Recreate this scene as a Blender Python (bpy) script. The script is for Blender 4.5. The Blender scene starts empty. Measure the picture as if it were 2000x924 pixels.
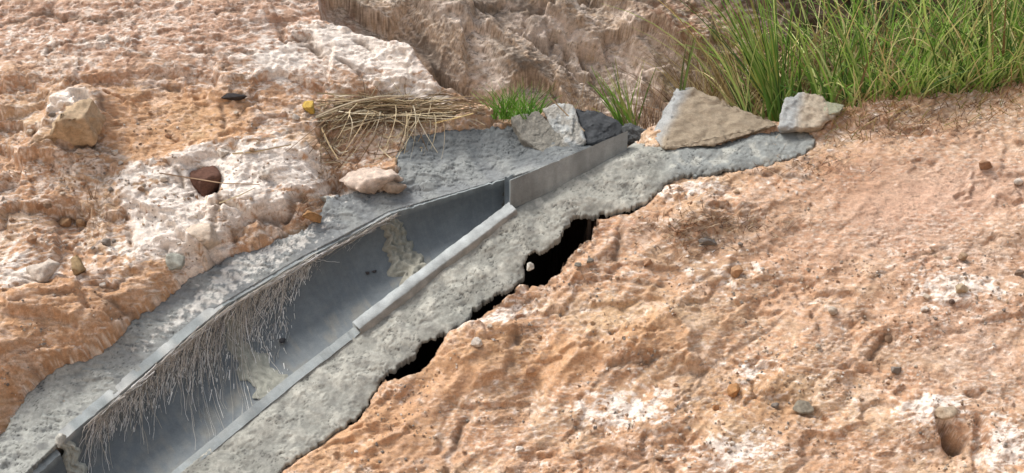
import bpy, math, random
import numpy as np
# ------------------------------------------------------------ camera, sky, sun, exposure
sc = bpy.context.scene
AL, PT, FP, DI = math.radians(45), math.radians(5), 2800.0, 7.0
O = np.array([0, 0, 1.14]); DV = np.array([0, math.cos(PT), -math.sin(PT)]); CAM = O - DI*DV
UP = np.array([0, math.sin(PT), math.cos(PT)])
VV = np.array([0, math.cos(AL), math.sin(AL)]); NN = np.array([0, -math.sin(AL), math.cos(AL)])
cd = bpy.data.cameras.new('camera'); cam = bpy.data.objects.new('camera', cd); sc.collection.objects.link(cam)
cam.location = CAM; cam.rotation_euler = (math.pi/2-PT, 0, 0)
cd.sensor_width = 36; cd.lens = 36*FP/2000; cd.clip_end = 500; cd.clip_start = .05
sc.camera = cam
SUN_EL, SUN_AZ = math.radians(60), math.radians(-105)     # azimuth from +Y towards +X
w = bpy.data.worlds.new('World'); sc.world = w; w.use_nodes = True
nt = w.node_tree; sky = nt.nodes.new('ShaderNodeTexSky'); sky.sky_type = 'NISHITA'; sky.sun_disc = False
sky.sun_elevation = SUN_EL; sky.sun_rotation = SUN_AZ; sky.air_density = 1; sky.dust_density = 4; sky.ozone_density = .6
bg = nt.nodes['Background']; hs = nt.nodes.new('ShaderNodeHueSaturation'); hs.inputs['Saturation'].default_value = .45; nt.links.new(sky.outputs[0], hs.inputs['Color']); nt.links.new(hs.outputs[0], bg.inputs[0]); bg.inputs[1].default_value = .15
sd = bpy.data.lights.new('sun', 'SUN'); sun = bpy.data.objects.new('sun', sd); sc.collection.objects.link(sun)
sd.energy = 2.1; sd.angle = math.radians(18); sd.color = (1, .965, .92)
from mathutils import Vector
sdir = Vector((math.sin(SUN_AZ)*math.cos(SUN_EL), math.cos(SUN_AZ)*math.cos(SUN_EL), math.sin(SUN_EL)))
sun.rotation_euler = sdir.to_track_quat('Z', 'Y').to_euler(); sun.location = (-4, -3, 6)
vs = sc.view_settings; vs.view_transform = 'Standard'; vs.look = 'None'; vs.exposure = 0.5; vs.gamma = 1

# ------------------------------------------------------------ plan frame: u across, v up the slope, h along its normal
def W(p):
    p = np.asarray(p, float)
    return O + p[..., 0:1]*np.array([1, 0, 0]) + p[..., 1:2]*VV + p[..., 2:3]*NN
def at(px, py, h=0.0):
    r = DV*FP + np.array([1, 0, 0])*(px-1000) + UP*(462-py)
    t = (h-(CAM-O)@NN)/(r@NN); p = CAM+t*r-O
    return np.array([p[0], p@VV, h])
def toslope(q):
    q = np.asarray(q, float)-O
    return np.stack([q[..., 0], q@VV, q@NN], -1)
def plan(u, v, h):
    x = u; y = v*VV[1]+h*NN[1]; z = v*VV[2]+h*NN[2]
    c = CAM-O
    dep = (y-c[1])*DV[1]+(z-c[2])*DV[2]; upc = (y-c[1])*UP[1]+(z-c[2])*UP[2]
    dep = np.maximum(dep, .6)
    return 1000+FP*x/dep, 462-FP*upc/dep

# ------------------------------------------------------------ noise
F32 = np.float32
_r = np.random.RandomState(7); PERM = np.tile(_r.permutation(512), 3); GR = _r.rand(512)*2*np.pi
GX, GY = np.cos(GR).astype(F32), np.sin(GR).astype(F32); R1, R2, R3, R4, R5 = [_r.rand(512).astype(F32) for _ in range(5)]
def hsh(i, j, s): return PERM[PERM[(i+s*37) & 511]+(j & 511)]
def perlin(x, y, s=0):
    xi = np.floor(x).astype(np.int32); yi = np.floor(y).astype(np.int32); fx = (x-xi).astype(F32); fy = (y-yi).astype(F32)
    a = fx*fx*fx*(fx*(fx*6-15)+10); b = fy*fy*fy*(fy*(fy*6-15)+10)
    def g(i, j): k = hsh(xi+i, yi+j, s); return GX[k]*(fx-i)+GY[k]*(fy-j)
    p = g(0, 0)*(1-a)+g(1, 0)*a; q = g(0, 1)*(1-a)+g(1, 1)*a
    return (p*(1-b)+q*b)*1.5
def fbm(x, y, o=4, s=0, g=.5):
    t = 0; a = 1; n = 0
    for k in range(o):
        t = t+a*perlin(x*2**k+k*3.7, y*2**k-k*5.1, s+k); n += a; a *= g
    return t/n*1.5
def ridged(x, y, o=4, s=0, g=.55):
    t = 0; a = 1; n = 0
    for k in range(o):
        t = t+a*(1-2*np.abs(perlin(x*2**k+k*1.7, y*2**k+k*9.1, s+k))); n += a; a *= g
    return t/n
def facet(x, y, s=0):
    """broken-rock cells: returns (height -1..1 with tilt, crack distance, cell random)"""
    xi = np.floor(x).astype(np.int32); yi = np.floor(y).astype(np.int32)
    f1 = np.full(x.shape, 9, F32); f2 = f1.copy(); H = np.zeros(x.shape, F32); ID = H.copy()
    for i in (-1, 0, 1):
        for j in (-1, 0, 1):
            k = hsh(xi+i, yi+j, s); dx = x-(xi+i+.5+(R1[k]-.5)*.9); dy = y-(yi+j+.5+(R2[k]-.5)*.9); d = dx*dx+dy*dy
            n = d < f1; f2 = np.where(n, f1, np.minimum(f2, d))
            H = np.where(n, (R3[k]-.5)+(R4[k]-.5)*1.6*dx+(R5[k]-.55)*1.6*dy, H); ID = np.where(n, R3[(k*7+3) % 512], ID); f1 = np.where(n, d, f1)
    return H, np.sqrt(f2)-np.sqrt(f1), ID
def pits(x, y, s=0):
    xi = np.floor(x).astype(np.int32); yi = np.floor(y).astype(np.int32); o = np.zeros(x.shape, F32)
    for i in (-1, 0, 1):
        for j in (-1, 0, 1):
            k = hsh(xi+i, yi+j, s); r = .12+.33*R4[k]*R3[k]; dx = x-(xi+i+.5+(R1[k]-.5)*.8); dy = y-(yi+j+.5+(R2[k]-.5)*.8)
            o = np.maximum(o, sst(1.15, .7, np.sqrt(dx*dx+dy*dy)/r)*(.4+.6*R5[k]))
    return o
def scarp(x, y, s, w=.05, thr=.0, soft=.25):
    """short sharp steps with a groove beneath, where one noise crosses zero and another lets it"""
    n = fbm(x, y, 4, s, .5); g = sst(thr, thr+soft, fbm(x*.45+5, y*.45, 3, s+5)); return (sst(-w, w, n)-.5)*g-.6*np.exp(-((n+w*.8)/(w*.7))**2)*g
def sst(a, b, x):
    t = np.clip((x-a)/(b-a), 0, 1); return t*t*(3-2*t)
def polysd(px, py, poly):
    P = np.array(poly, float); d = np.full(px.shape, 1e9); ins = np.zeros(px.shape, bool)
    for k in range(len(P)):
        ax, ay = P[k]; bx, by = P[(k+1) % len(P)]; ex, ey = bx-ax, by-ay
        t = np.clip(((px-ax)*ex+(py-ay)*ey)/(ex*ex+ey*ey+1e-9), 0, 1)
        d = np.minimum(d, (px-ax-t*ex)**2+(py-ay-t*ey)**2)
        if ey != 0: ins ^= ((ay > py) != (by > py)) & (px < ex*(py-ay)/ey+ax)
    d = np.sqrt(d); return np.where(ins, -d, d)

# ------------------------------------------------------------ base shape of the slope
RINGS = {  # joint: far lip (px,py,h), near lip (px,py,h)
 'E0': ((-200, 1150, -.02), (-20, 1340, -.05)), 'A0': ((113, 880, -.03), (235, 1035, -.04)),
 'J0': ((118, 852, .01), (244, 1010, 0)), 'J1': ((430, 592, 0), (572, 740, -.03)), 'M': ((590, 500, 0), (690, 650, 0)),
 'J2': ((760, 412, 0), (855, 518, .07)), 'J3': ((985, 347, 0), (1000, 408, .19)),
 'D0': ((985, 345, .01), (996, 352, .30)), 'D1': ((1200, 285, .03), (1224, 258, .30))}
CTRL = [(0, 955, 0), (118, 852, 0), (430, 592, 0), (590, 500, 0), (760, 412, 0), (985, 347, 0), (1190, 285, .04), (870, 378, 0), (260, 735, 0),
 (80, 740, .03), (300, 590, .03), (600, 440, .03), (780, 330, .03), (810, 265, .04), (1050, 290, .05),
 (0, 600, .16), (200, 560, .13), (300, 450, .12), (300, 300, .16), (500, 350, .1), (100, 300, .22), (0, 100, .3), (300, 100, .28), (550, 200, .16),
 (600, 60, .26), (700, 150, .16), (880, 215, .08), (0, -150, .35), (0, 330, .24), (500, -100, .35),
 (244, 1010, 0), (355, 924, 0), (572, 740, -.03), (690, 650, 0), (855, 518, .07), (1000, 408, .19), (1120, 345, .215), (1228, 289, .245),
 (560, 924, -.05), (760, 715, -.03), (900, 620, .03), (1030, 520, .1), (1150, 420, .17), (1270, 390, .2), (1310, 330, .24), (1590, 270, .25), (1420, 300, .23),
 (1000, 924, -.1), (1000, 750, -.06), (1300, 700, .05), (1300, 500, .14), (1600, 400, .22), (2000, 250, .32), (2000, 600, .2), (1700, 924, 0), (2000, 924, .05), (1700, 650, .12),
 (1640, 225, .27), (2200, 150, .35), (600, 1200, -.15), (1500, 1200, -.1), (2300, 1000, .05)]
cp = np.array([at(*c) for c in CTRL])
def _tps(r2): return np.where(r2 > 1e-12, .5*r2*np.log(np.maximum(r2, 1e-12)), 0)
_n = len(cp); _A = np.zeros((_n+3, _n+3)); _d = (cp[:, None, 0]-cp[None, :, 0])**2+(cp[:, None, 1]-cp[None, :, 1])**2
_A[:_n, :_n] = _tps(_d)+np.eye(_n)*2e-3; _A[:_n, _n] = 1; _A[:_n, _n+1:] = cp[:, :2]; _A[_n:, :_n] = _A[:_n, _n:].T
_w = np.linalg.solve(_A, np.r_[cp[:, 2], 0, 0, 0])
def Hb(u, v):
    u = np.clip(np.asarray(u, float), -3.3, 3.3); v = np.clip(np.asarray(v, float), -1.9, 1.9)
    h = _w[_n]+_w[_n+1]*u+_w[_n+2]*v
    for k in range(_n): h = h+_w[k]*_tps((u-cp[k, 0])**2+(v-cp[k, 1])**2)
    return h
def on(px, py, fn=None):
    h = 0.1
    for _ in range(14):
        p = at(px, py, h); h = .5*h+.5*float((fn or Hb)(p[0], p[1]))
    return at(px, py, h)
CREST = [(600, -150), (628, 40), (700, 75), (800, 110), (860, 175), (935, 214), (1000, 232), (1130, 245), (1270, 258), (1500, 238), (1640, 215), (1800, 192), (2000, 158), (2300, 120)]
crp = np.array([on(*c) for c in CREST])
def Vc(u): return np.interp(u, crp[:, 0], crp[:, 1])
SHW = lambda u: np.interp(u, [-1.2, -.6, .3, 1.0, 3], [.12, .28, .38, .6, .9])

MORTAR_NEAR = [(1590, 262), (1594, 282), (1560, 302), (1500, 318), (1400, 336), (1320, 342), (1295, 362), (1262, 393), (1215, 410), (1160, 417), (1126, 418),
 (1108, 436), (1098, 456), (1072, 482), (1040, 492), (1026, 506), (1022, 538), (1000, 562), (950, 580), (925, 600), (908, 625), (880, 642), (858, 652), (826, 665),
 (808, 690), (780, 710), (755, 728), (735, 752), (715, 790), (690, 815), (650, 845), (600, 880), (552, 915), (500, 970), (400, 1100), (150, 1400), (-20, 1345), (235, 1020), (355, 918), (572, 740), (690, 648), (855, 520), (1000, 408),
 (1120, 345), (1215, 292), (1240, 276), (1300, 287), (1400, 279), (1500, 257), (1560, 246)]
MORTAR_FAR = [(-260, 1150), (-150, 1000), (0, 845), (40, 790), (80, 740), (130, 715), (190, 690), (240, 655), (255, 632), (330, 580), (360, 552), (400, 530), (450, 500), (520, 480),
 (590, 452), (625, 420), (640, 385), (700, 372), (770, 375), (778, 340), (776, 300), (800, 265), (860, 255), (990, 250), (1040, 250), (1130, 262), (1215, 270), (1202, 289), (985, 350), (760, 415), (590, 504), (430, 597), (122, 858), (90, 890), (-200, 1155)]
VOIDS = [[(1122, 420), (1160, 424), (1145, 460), (1112, 484), (1090, 518), (1062, 540), (1030, 549), (1015, 540), (1030, 495), (1070, 475), (1100, 445)],
 [(1000, 556), (996, 568), (965, 588), (940, 608), (905, 634), (882, 646), (905, 612), (940, 574)],
 [(868, 646), (850, 678), (840, 702), (802, 727), (768, 735), (746, 728), (785, 690), (820, 660)],
 [(1150, 412), (1262, 388), (1255, 402), (1160, 425)], [(735, 745), (712, 795), (690, 822), (680, 818), (715, 760)]]
CHAN = [RINGS[k][0][:2] for k in ('E0', 'J0', 'J1', 'M', 'J2', 'J3', 'D1')]+[(1235, 275)]+[RINGS[k][1][:2] for k in ('J3', 'J2', 'M', 'J1', 'J0', 'E0')]
CHAN = [(x, y) for x, y in CHAN]

# ------------------------------------------------------------ terrain sheet
def axis(lo, hi, a, b, st, g=1.16):
    c = list(np.arange(a, b, st)); s = st; x = c[-1]; hi_l = []
    while x < hi: s *= g; x += s; hi_l.append(x)
    s = st; x = a; lo_l = []
    while x > lo: s *= g; x -= s; lo_l.append(x)
    return np.array(lo_l[::-1]+c+hi_l)
UA = axis(-14, 14, -2.75, 2.95, .0052); VA = axis(-9, 7, -1.5, 2.15, .0043)
U, V = np.meshgrid(UA, VA); shp = U.shape
u = U.ravel(); v = V.ravel()
hb = Hb(u, v)
vc = Vc(u); hc = Hb(u, vc); dd = v-vc
# crest roughness and fall to the shelf behind it
shw = SHW(u)
dd = dd+fbm(u*5, v*5, 4, 50)*.02
beyond = hc-1.08*dd
rise = hc-1.08*shw+.50*(dd-shw)
rise = rise+.05*sst(0, .3, dd-shw)
kk = .06; smx = (beyond+rise+np.sqrt((beyond-rise)**2+kk*kk))/2
r_ = .05; t = dd/r_
h = np.where(dd > 0, smx-kk*kk/4/np.maximum(rise-beyond+2*kk, kk)*0, hb)
bl = sst(-.05, .03, dd); h = hb*(1-bl)+np.where(dd > -.05, smx, hb)*bl
PX, PY = plan(u, v, hb)
PX = PX.astype(F32); PY = PY.astype(F32)
K = sst(-.06, .12, dd-shw*.9)                        # cliff
rightm = sst(-30, 30, (PX-( (924-PY)*(-1.42)+ (1800) )*0-1)*0 + (PX-np.interp(PY, [200, 300, 420, 560, 730, 924, 1300], [1280, 1250, 1100, 960, 740, 520, 100])))
leftm = 1-rightm
G = lambda x0, y0, rx, ry, rot=0: np.exp(-((((PX-x0)*math.cos(rot)+(PY-y0)*math.sin(rot))/rx)**2+((-(PX-x0)*math.sin(rot)+(PY-y0)*math.cos(rot))/ry)**2))
# domain warp
wu = u+fbm(u*4, v*4, 3, 1)*.05+fbm(u*20, v*20, 2, 2)*.008; wv = v+fbm(u*4, v*4, 3, 3)*.05+fbm(u*20, v*20, 2, 4)*.008
fa, ca, ia = facet(wu*3.2, wv*4.6, 1); fb, cb, ib = facet(wu*8, wv*12, 2); fc, cc, ic = facet(wu*20, wv*29, 3); fd, cdd, idd = facet(wu*48, wv*62, 4)
grit = fbm(u*60, v*75, 3, 9, .7)
low = fbm(u*1.3, v*1.6, 3, 11)
rough1 = sst(-.25, .35, fbm(u*2.2+9, v*3, 3, 13)); rough2 = sst(-.1, .3, fbm(u*5+3, v*7, 3, 15))
ter = scarp(wu*1.5, wv*3.2, 117, .03, -.15); ter2 = scarp(u*5, v*13, 127, .05, -.02); ter3 = scarp(u*13, v*34, 137, .07, .0); ter4 = scarp(u*2.2+v*1.6, v*4-u*1.2, 147, .03, -.1)
pat = sst(.02, .3, fbm(u*3.1+4, v*4.2, 4, 157)); pat2 = sst(.0, .22, fbm(u*6, v*8+3, 4, 159))
pA = pits(u*30, v*36, 5); pB = pits(u*62, v*70, 6); crust = np.abs(perlin(wu*26, wv*32, 90))+.5*np.abs(perlin(wu*55, wv*60, 91))
smooth_l = np.clip(G(250, 90, 330, 75)+G(330, 275, 110, 65)+G(500, 60, 160, 70)+G(120, 130, 260, 60)*.6+G(650, 290, 200, 40)*0+G(350, 300, 130, 60)*.7, 0, 1)
rl = 1-.72*np.clip(smooth_l, 0, 1)
left = .070*fa*rl+.014*fb*rl*(.3+rough1)+.004*fc*rl*rough2*rough1+.003*fd*pat2+ter*.05*rl+ter2*.014+ter3*.006+ter4*.022*rl-.018*np.exp(-ca/.03)*rl*rough1-.010*np.exp(-cb/.05)*rl*rough2*rough1-.003*pA*pat-.003*pB*pat2
# named masses of the left bank
left += .10*np.clip(G(150, 640, 190, 75)+G(60, 700, 120, 70, -.5), 0, 1)+.06*G(300, 590, 70, 60)
left += .09*np.exp(-np.maximum(polysd(PX, PY, [(95, 290), (120, 235), (180, 210), (212, 230), (208, 290), (150, 325), (75, 320)]), 0)/14)
left += .06*np.exp(-np.maximum(polysd(PX, PY, [(340, 335), (400, 310), (500, 300), (600, 300), (640, 330), (600, 400), (500, 440), (430, 440), (430, 350)]), 0)/12)
left += .05*np.exp(-np.maximum(polysd(PX, PY, [(230, 380), (300, 345), (370, 360), (440, 470), (400, 520), (290, 490)]), 0)/15)
left -= .10*G(410, 372, 34, 36)+.10*G(150, 430, 60, 50)+.10*G(640, 335, 34, 26)+.08*G(120, 520, 60, 45)+.05*G(700, 300, 80, 30)
left += .04*np.exp(-np.maximum(polysd(PX, PY, [(620, 60), (700, 70), (800, 110), (850, 180), (700, 190), (640, 130)]), 0)/15)
left += .045*sst(-9, 9, 178+12*np.sin(PX/70)-PY+20*fbm(u*3, v*3, 3, 33))*sst(560, 420, PX)       # long ledge line
left += .07*sst(-2, 26, polysd(PX, PY, MORTAR_FAR)+14*fbm(u*7, v*7, 3, 211)-4)*sst(700, 500, PX)                           # bank stands above the mortar
d1 = (u*math.cos(.75)+v*math.sin(.75)); d2 = (-u*math.sin(.75)+v*math.cos(.75))
rill = ridged(d1*1.1, d2*3.4, 4, 23)
bz = sst(-.12, .28, fbm(u*1.9+2, v*2.6, 4, 201)); b2 = .12+.7*bz
right = .06*rill*(.5+.6*sst(1900, 900, PX))+.032*fa*rough1*.7+.006*fb*rough1*b2+.005*fc*pat*bz+.003*fd*pat2*bz+ter*.024+ter4*.024+ter2*.007*b2+ter3*.004*b2-.007*np.exp(-cb/.05)*rough2*rough1-.003*pA*pat*bz*rough2-.003*pB*pat2*bz
smr = np.clip(G(1750, 380, 230, 80, -.2)+G(1500, 560, 160, 60, -.6)*.6, 0, 1); right *= (1-.6*smr)
right += .07*np.exp(-np.maximum(polysd(PX, PY, [(880, 660), (1000, 650), (1010, 700), (990, 740), (940, 760), (870, 700)]), 0)/18)
right += .07*np.exp(-np.maximum(polysd(PX, PY, [(1220, 650), (1300, 625), (1345, 660), (1340, 700), (1240, 705), (1190, 690)]), 0)/16)
right += .05*G(1130, 700, 90, 45)+.05*G(1800, 820, 60, 40)+.04*G(1760, 660, 70, 40)+.05*G(1330, 440, 120, 50)-.05*G(1030, 780, 30, 120, .5)-.05*G(1440, 660, 40, 120, .8)-.035*G(1680, 760, 40, 100, .9)
right -= .15*np.exp(-np.maximum(polysd(PX, PY, [(1826, 824), (1842, 828), (1858, 850), (1882, 862), (1874, 873), (1850, 862), (1836, 845)]), 0)/3)+.03*np.exp(-np.maximum(polysd(PX, PY, [(1846, 850), (1890, 862), (1905, 885), (1875, 900), (1855, 880)]), 0)/8)
right -= .05*np.exp(-np.maximum(polysd(PX, PY, [(1905, 820), (1918, 830), (1915, 924), (1903, 924)]), 0)/3)
right += .02*fb*G(1400, 440, 200, 70)+.012*fc*G(1450, 440, 260, 90)
right *= sst(0, 14, polysd(PX, PY, MORTAR_NEAR))*.85+.15
right -= .03*sst(90, 5, polysd(PX, PY, MORTAR_NEAR))*sst(200, 420, PY)
e1 = (u*math.cos(-.7)+v*math.sin(-.7)); e2 = (-u*math.sin(-.7)+v*math.cos(-.7))
flute = ridged(u*1.5+v*.9, v*.55, 4, 27); bandn = fbm(e1*.8, e2*3.5, 4, 29)
cliff = .03*flute+.12*bandn+.10*fa+.03*fb*(.3+rough1)+.010*fc*rough2+.006*fd*pat2-.015*np.exp(-cb/.05)*rough2+.07*scarp(e1*1.0, e2*2.6, 187, .04, -.3)+.012*ter2-.003*pA*pat-.003*pB
det = (left*leftm+right*rightm)*(1-K)+cliff*K
CR = np.zeros(PX.shape, F32)
WH = {'pale': [[(335, 345), (400, 312), (470, 318), (520, 298), (600, 296), (640, 325), (615, 350), (590, 395), (560, 430), (500, 445), (462, 470), (440, 440), (432, 352), (385, 340), (372, 400), (345, 380)],
 [(228, 375), (262, 345), (318, 350), (372, 400), (400, 450), (455, 478), (452, 505), (400, 522), (360, 545), (300, 512), (262, 490), (250, 430)], [(640, 60), (700, 70), (760, 100), (800, 112), (850, 172), (900, 205), (830, 200), (760, 190), (700, 150), (640, 130), (605, 100)], [(20, 560), (60, 530), (115, 525), (130, 560), (90, 600), (30, 590)], [(100, 235), (140, 215), (190, 228), (205, 262), (160, 290), (120, 285)], [(520, 90), (600, 95), (600, 140), (540, 180), (500, 140)], [(655, 350), (740, 338), (800, 365), (780, 390), (700, 395)]],
 'tan': [[(222, 190), (440, 196), (500, 235), (510, 300), (440, 312), (340, 340), (250, 330), (215, 300), (215, 235)], [(0, 615), (90, 590), (215, 590), (330, 520), (345, 570), (250, 640), (232, 668), (130, 712), (75, 742), (40, 790), (0, 850)], [(880, 665), (940, 650), (1008, 655), (1008, 700), (990, 735), (940, 760), (880, 790), (820, 770), (800, 730)], [(1190, 690), (1230, 648), (1300, 625), (1345, 655), (1340, 700), (1240, 708)], [(1030, 700), (1100, 665), (1190, 690), (1170, 740), (1080, 770), (1010, 740)], [(560, 930), (640, 850), (740, 790), (860, 800), (850, 870), (760, 930)]]}
def crackline(pts, wd, dp):
    d = np.full(PX.shape, 1e9, F32); px_ = PX+10*fbm(u*9, v*9, 4, 221, .6); py_ = PY+10*fbm(u*9+5, v*9, 4, 223, .6)
    for (ax, ay), (bx, by) in zip(pts[:-1], pts[1:]):
        ex, ey = bx-ax, by-ay; t = np.clip(((px_-ax)*ex+(py_-ay)*ey)/(ex*ex+ey*ey), 0, 1); d = np.minimum(d, (px_-ax-t*ex)**2+(py_-ay-t*ey)**2)
    g_ = np.exp(-d/(wd*wd))*sst(-.5, .2, n_var); np.maximum(CR, g_, out=CR); return -dp*g_
n_var = fbm(u*5, v*5, 2, 225)
for pts, wd, dp in (([(1010, 665), (1000, 720), (960, 780), (905, 830), (880, 890), (870, 930)], 8, .05), ([(1345, 672), (1300, 706), (1200, 722), (1165, 765)], 5, .025), ([(1600, 595), (1480, 650), (1400, 700), (1340, 780)], 5, .02),
    ([(1240, 402), (1210, 445), (1202, 510)], 6, .03), ([(0, 187), (120, 194), (260, 184), (350, 190)], 4, .02), ([(340, 340), (372, 398), (345, 385)], 5, .03), ([(228, 378), (262, 345), (330, 350)], 4, .02), ([(560, 432), (500, 447), (460, 475)], 6, .04), ([(590, 396), (560, 432)], 8, .05), ([(452, 506), (400, 524), (362, 548)], 6, .05), ([(250, 430), (262, 490), (300, 515)], 5, .03), ([(605, 100), (640, 132), (700, 152), (760, 192)], 5, .03), ([(0, 612), (90, 588), (215, 590), (330, 518)], 5, .03), ([(430, 60), (500, 40), (560, 60)], 5, .02), ([(0, 90), (90, 60), (200, 75), (300, 50)], 4, .02), ([(100, 130), (230, 110), (300, 140)], 4, .015), ([(1100, 520), (1180, 470), (1250, 440)], 5, .02), ([(1900, 470), (1800, 500), (1700, 560)], 4, .012), ([(1000, 850), (1100, 830), (1180, 860)], 4, .015), ([(1450, 330), (1560, 350), (1640, 340)], 4, .015), ([(75, 738), (62, 800), (0, 860)], 7, .04), ([(424, 350), (436, 420), (420, 470)], 6, .03),
    ([(212, 232), (206, 290), (150, 327), (80, 320)], 5, .03), ([(438, 230), (446, 290)], 4, .02), ([(255, 260), (262, 290)], 4, .015), ([(540, 60), (560, 90), (610, 90)], 6, .03), ([(590, 100), (625, 110)], 5, .03), ([(380, 120), (440, 135), (500, 128)], 4, .02),
    ([(700, 90), (740, 120), (790, 128)], 5, .03), ([(1690, 620), (1740, 650), (1700, 700)], 7, .03), ([(1200, 560), (1330, 560), (1450, 530)], 4, .015), ([(1330, 890), (1200, 924)], 4, .015), ([(1650, 720), (1560, 735), (1500, 790)], 4, .012), ([(1800, 640), (1850, 655), (1900, 650)], 4, .015), ([(0, 560), (90, 590), (190, 580)], 4, .015), ([(20, 640), (200, 610), (300, 640)], 4, .02)):
    det = det+crackline(pts, wd, dp)
# weathering: round the broken edges a little
D2 = det.reshape(shp).copy()
for _ in range(2):
    D2[1:-1] = (D2[:-2]+2*D2[1:-1]+D2[2:])/4; D2[:, 1:-1] = (D2[:, :-2]+2*D2[:, 1:-1]+D2[:, 2:])/4
det = D2.ravel()
B2_ = det.reshape(shp).copy()
for _ in range(10):
    B2_[1:-1] = (B2_[:-2]+2*B2_[1:-1]+B2_[2:])/4; B2_[:, 1:-1] = (B2_[:, :-2]+2*B2_[:, 1:-1]+B2_[:, 2:])/4
hs_ = h+B2_.ravel(); U_ = u+.45*hs_; V_ = v+1.25*hs_        # unrolled coordinates so that nothing smears down steep faces
wu = U_+fbm(U_*4, V_*4, 3, 1)*.05+fbm(U_*20, V_*20, 2, 2)*.008; wv = V_+fbm(U_*4, V_*4, 3, 3)*.05+fbm(U_*20, V_*20, 2, 4)*.008
fd = facet(wu*48, wv*62, 4)[0]; pA = pits(U_*30, V_*36, 5); pB = pits(U_*62, V_*70, 6); crust = np.abs(perlin(wu*26, wv*32, 90))+.5*np.abs(perlin(wu*55, wv*60, 91)); grit = fbm(U_*50, V_*60, 2, 9, .6)
vein = np.abs(fbm(U_*9+V_*1.5, V_*30, 4, 231, .55)); vg = sst(.02, .22, fbm(U_*4, V_*6, 3, 233)); vein2 = np.abs(fbm(U_*24+V_*6, V_*60-U_*8, 3, 235, .6)); vg2 = sst(.0, .2, fbm(U_*7, V_*9, 3, 237))
VE = sst(.045, .0, vein)*vg; VE2 = sst(.07, .0, vein2)*vg2*(.3+.7*pat)
quiet = 1-.7*smr-.5*rightm*(1-sst(-.05, .25, fbm(u*2.2+7, v*3, 3, 271)))*(1-.7*smr); fe, ce, ie = facet(wu*5.5+.25*wv*5, wv*10-.3*wu*8, 8); ff, cf, if_ = facet(wu*13, wv*24, 9); det = det+(.009*fe*(1-K*.3)*(.6+.5*leftm)+.003*ff*(.3+rough2))*quiet-.004*np.exp(-ce/.03)*quiet*rough1; det = det-(.006*VE+.003*VE2)*quiet+.006*scarp(U_*9, V_*24, 241, .04, -.12)*quiet+.0035*scarp(U_*20+V_*5, V_*46, 243, .06, -.05)*quiet+(.0035*fd+.0015*fbm(U_*45, V_*50, 2, 245))*(.1+pat2*sst(-.1, .25, fbm(U_*2.4, V_*3.4, 3, 251)))*quiet+.006*K*fbm(U_*25, V_*30, 4, 247, .7)
wh_ = np.clip(G(360, 440, 90, 90)+G(530, 350, 110, 45)+G(720, 365, 60, 25)+G(60, 560, 70, 60)+.6*G(1870, 570, 90, 35)+.5*G(700, 120, 110, 50)+G(1810, 810, 70, 30), 0, 1)
det = det+.008*crust*wh_*(1-K)-.008*pA*wh_*(1-K)*pat2
det = det+.0022*grit*(.25+pat2)
onshelf = sst(0, .08, dd)*(1-K); det = det*(1-.5*onshelf)
h = h+det
infr = (PX > -400) & (PX < 2400) & (dd < .15)
sdN = np.full(u.shape, 1e3); sdF = sdN.copy(); sdC = sdN.copy()
sel = np.where(infr & (PX < 1700) & (PY > 180) & (PY < 1500))[0]
sdC[sel] = polysd(PX[sel], PY[sel], CHAN); jz = sst(8, 40, sdC[sel]); jx = jz*fbm(u[sel]*25, v[sel]*25, 3, 41)*5; jy = jz*fbm(u[sel]*25+7, v[sel]*25, 3, 43)*5
sdN[sel] = polysd(PX[sel]+jx, PY[sel]+jy, MORTAR_NEAR); sdF[sel] = polysd(PX[sel]+jx, PY[sel]+jy, MORTAR_FAR)
sdM = np.minimum(sdN, sdF)
under = sst(4, -6, sdM)
h = h*(1-under)+(hb-.045)*under
carve = sst(6, -6, sdC); 
vo = np.full(u.shape, 1e3); 
for P_ in VOIDS:
    big = P_ in VOIDS[:3]; s_ = polysd(PX[sel]+jx*1.2, PY[sel]+jy*1.2, P_)
    if big:
        for ox, oy in ((4, 5), (7, 9)): s_ = np.minimum(s_, polysd(PX[sel]+jx*1.2-ox, PY[sel]+jy*1.2-oy, P_))
    s2 = np.min([polysd(PX[sel]+a_, PY[sel]+b_, P_) for a_, b_ in ((30, 30), (55, 50), (-15, 30), (-35, 40), (10, 60))], 0) if big else s_
    s_ = np.minimum(s_, np.where(sdN[sel] < 3, (polysd(PX[sel], PY[sel], P_)-75 if big else polysd(PX[sel]+12, PY[sel]+12, P_)), 1e3)); vo[sel] = np.minimum(vo[sel], s_)
pit = sst(2, -4, vo)
h = h-.55*np.maximum(pit*1.5, carve)
# flat foot of the bank and capped top
flat = -(O[2]+v*VV[2])/NN[2]
h = np.maximum(h, flat+.02*low*0)
top = (5.5-O[2]-v*VV[2])/NN[2]; h = np.minimum(h, top)
# ---- colours (albedo, with shade painted into the hollows)
def C3(*c): return np.array(c, F32)
SAND, TAN, PINK, WHITE, RUST, BROWN, OCHRE, PALE = C3(.47, .285, .17), C3(.50, .345, .22), C3(.475, .31, .225), C3(.76, .68, .60), C3(.33, .15, .075), C3(.21, .145, .10), C3(.47, .305, .15), C3(.54, .425, .32)
GREYB = C3(.26, .22, .175); DARK = C3(.06, .04, .025)
col = np.empty((len(u), 3), F32); col[:] = SAND
def mix(c, m): 
    global col
    m = np.clip(m, 0, 1).astype(F32)[:, None]; col = col*(1-m)+c*m
n1 = fbm(U_*2.5, V_*3.5, 5, 61, .6); n2 = fbm(wu*7, wv*11, 5, 63, .65); n3 = fbm(wu*22, wv*34, 3, 65, .7); rg = ridged(wu*6, wv*12, 5, 67, .65)
mix(TAN, sst(-.2, .5, n1+.3*n2)); mix(PALE, .55*sst(.1, .7, n2+.2*n3)*(1-.5*rightm))
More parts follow.
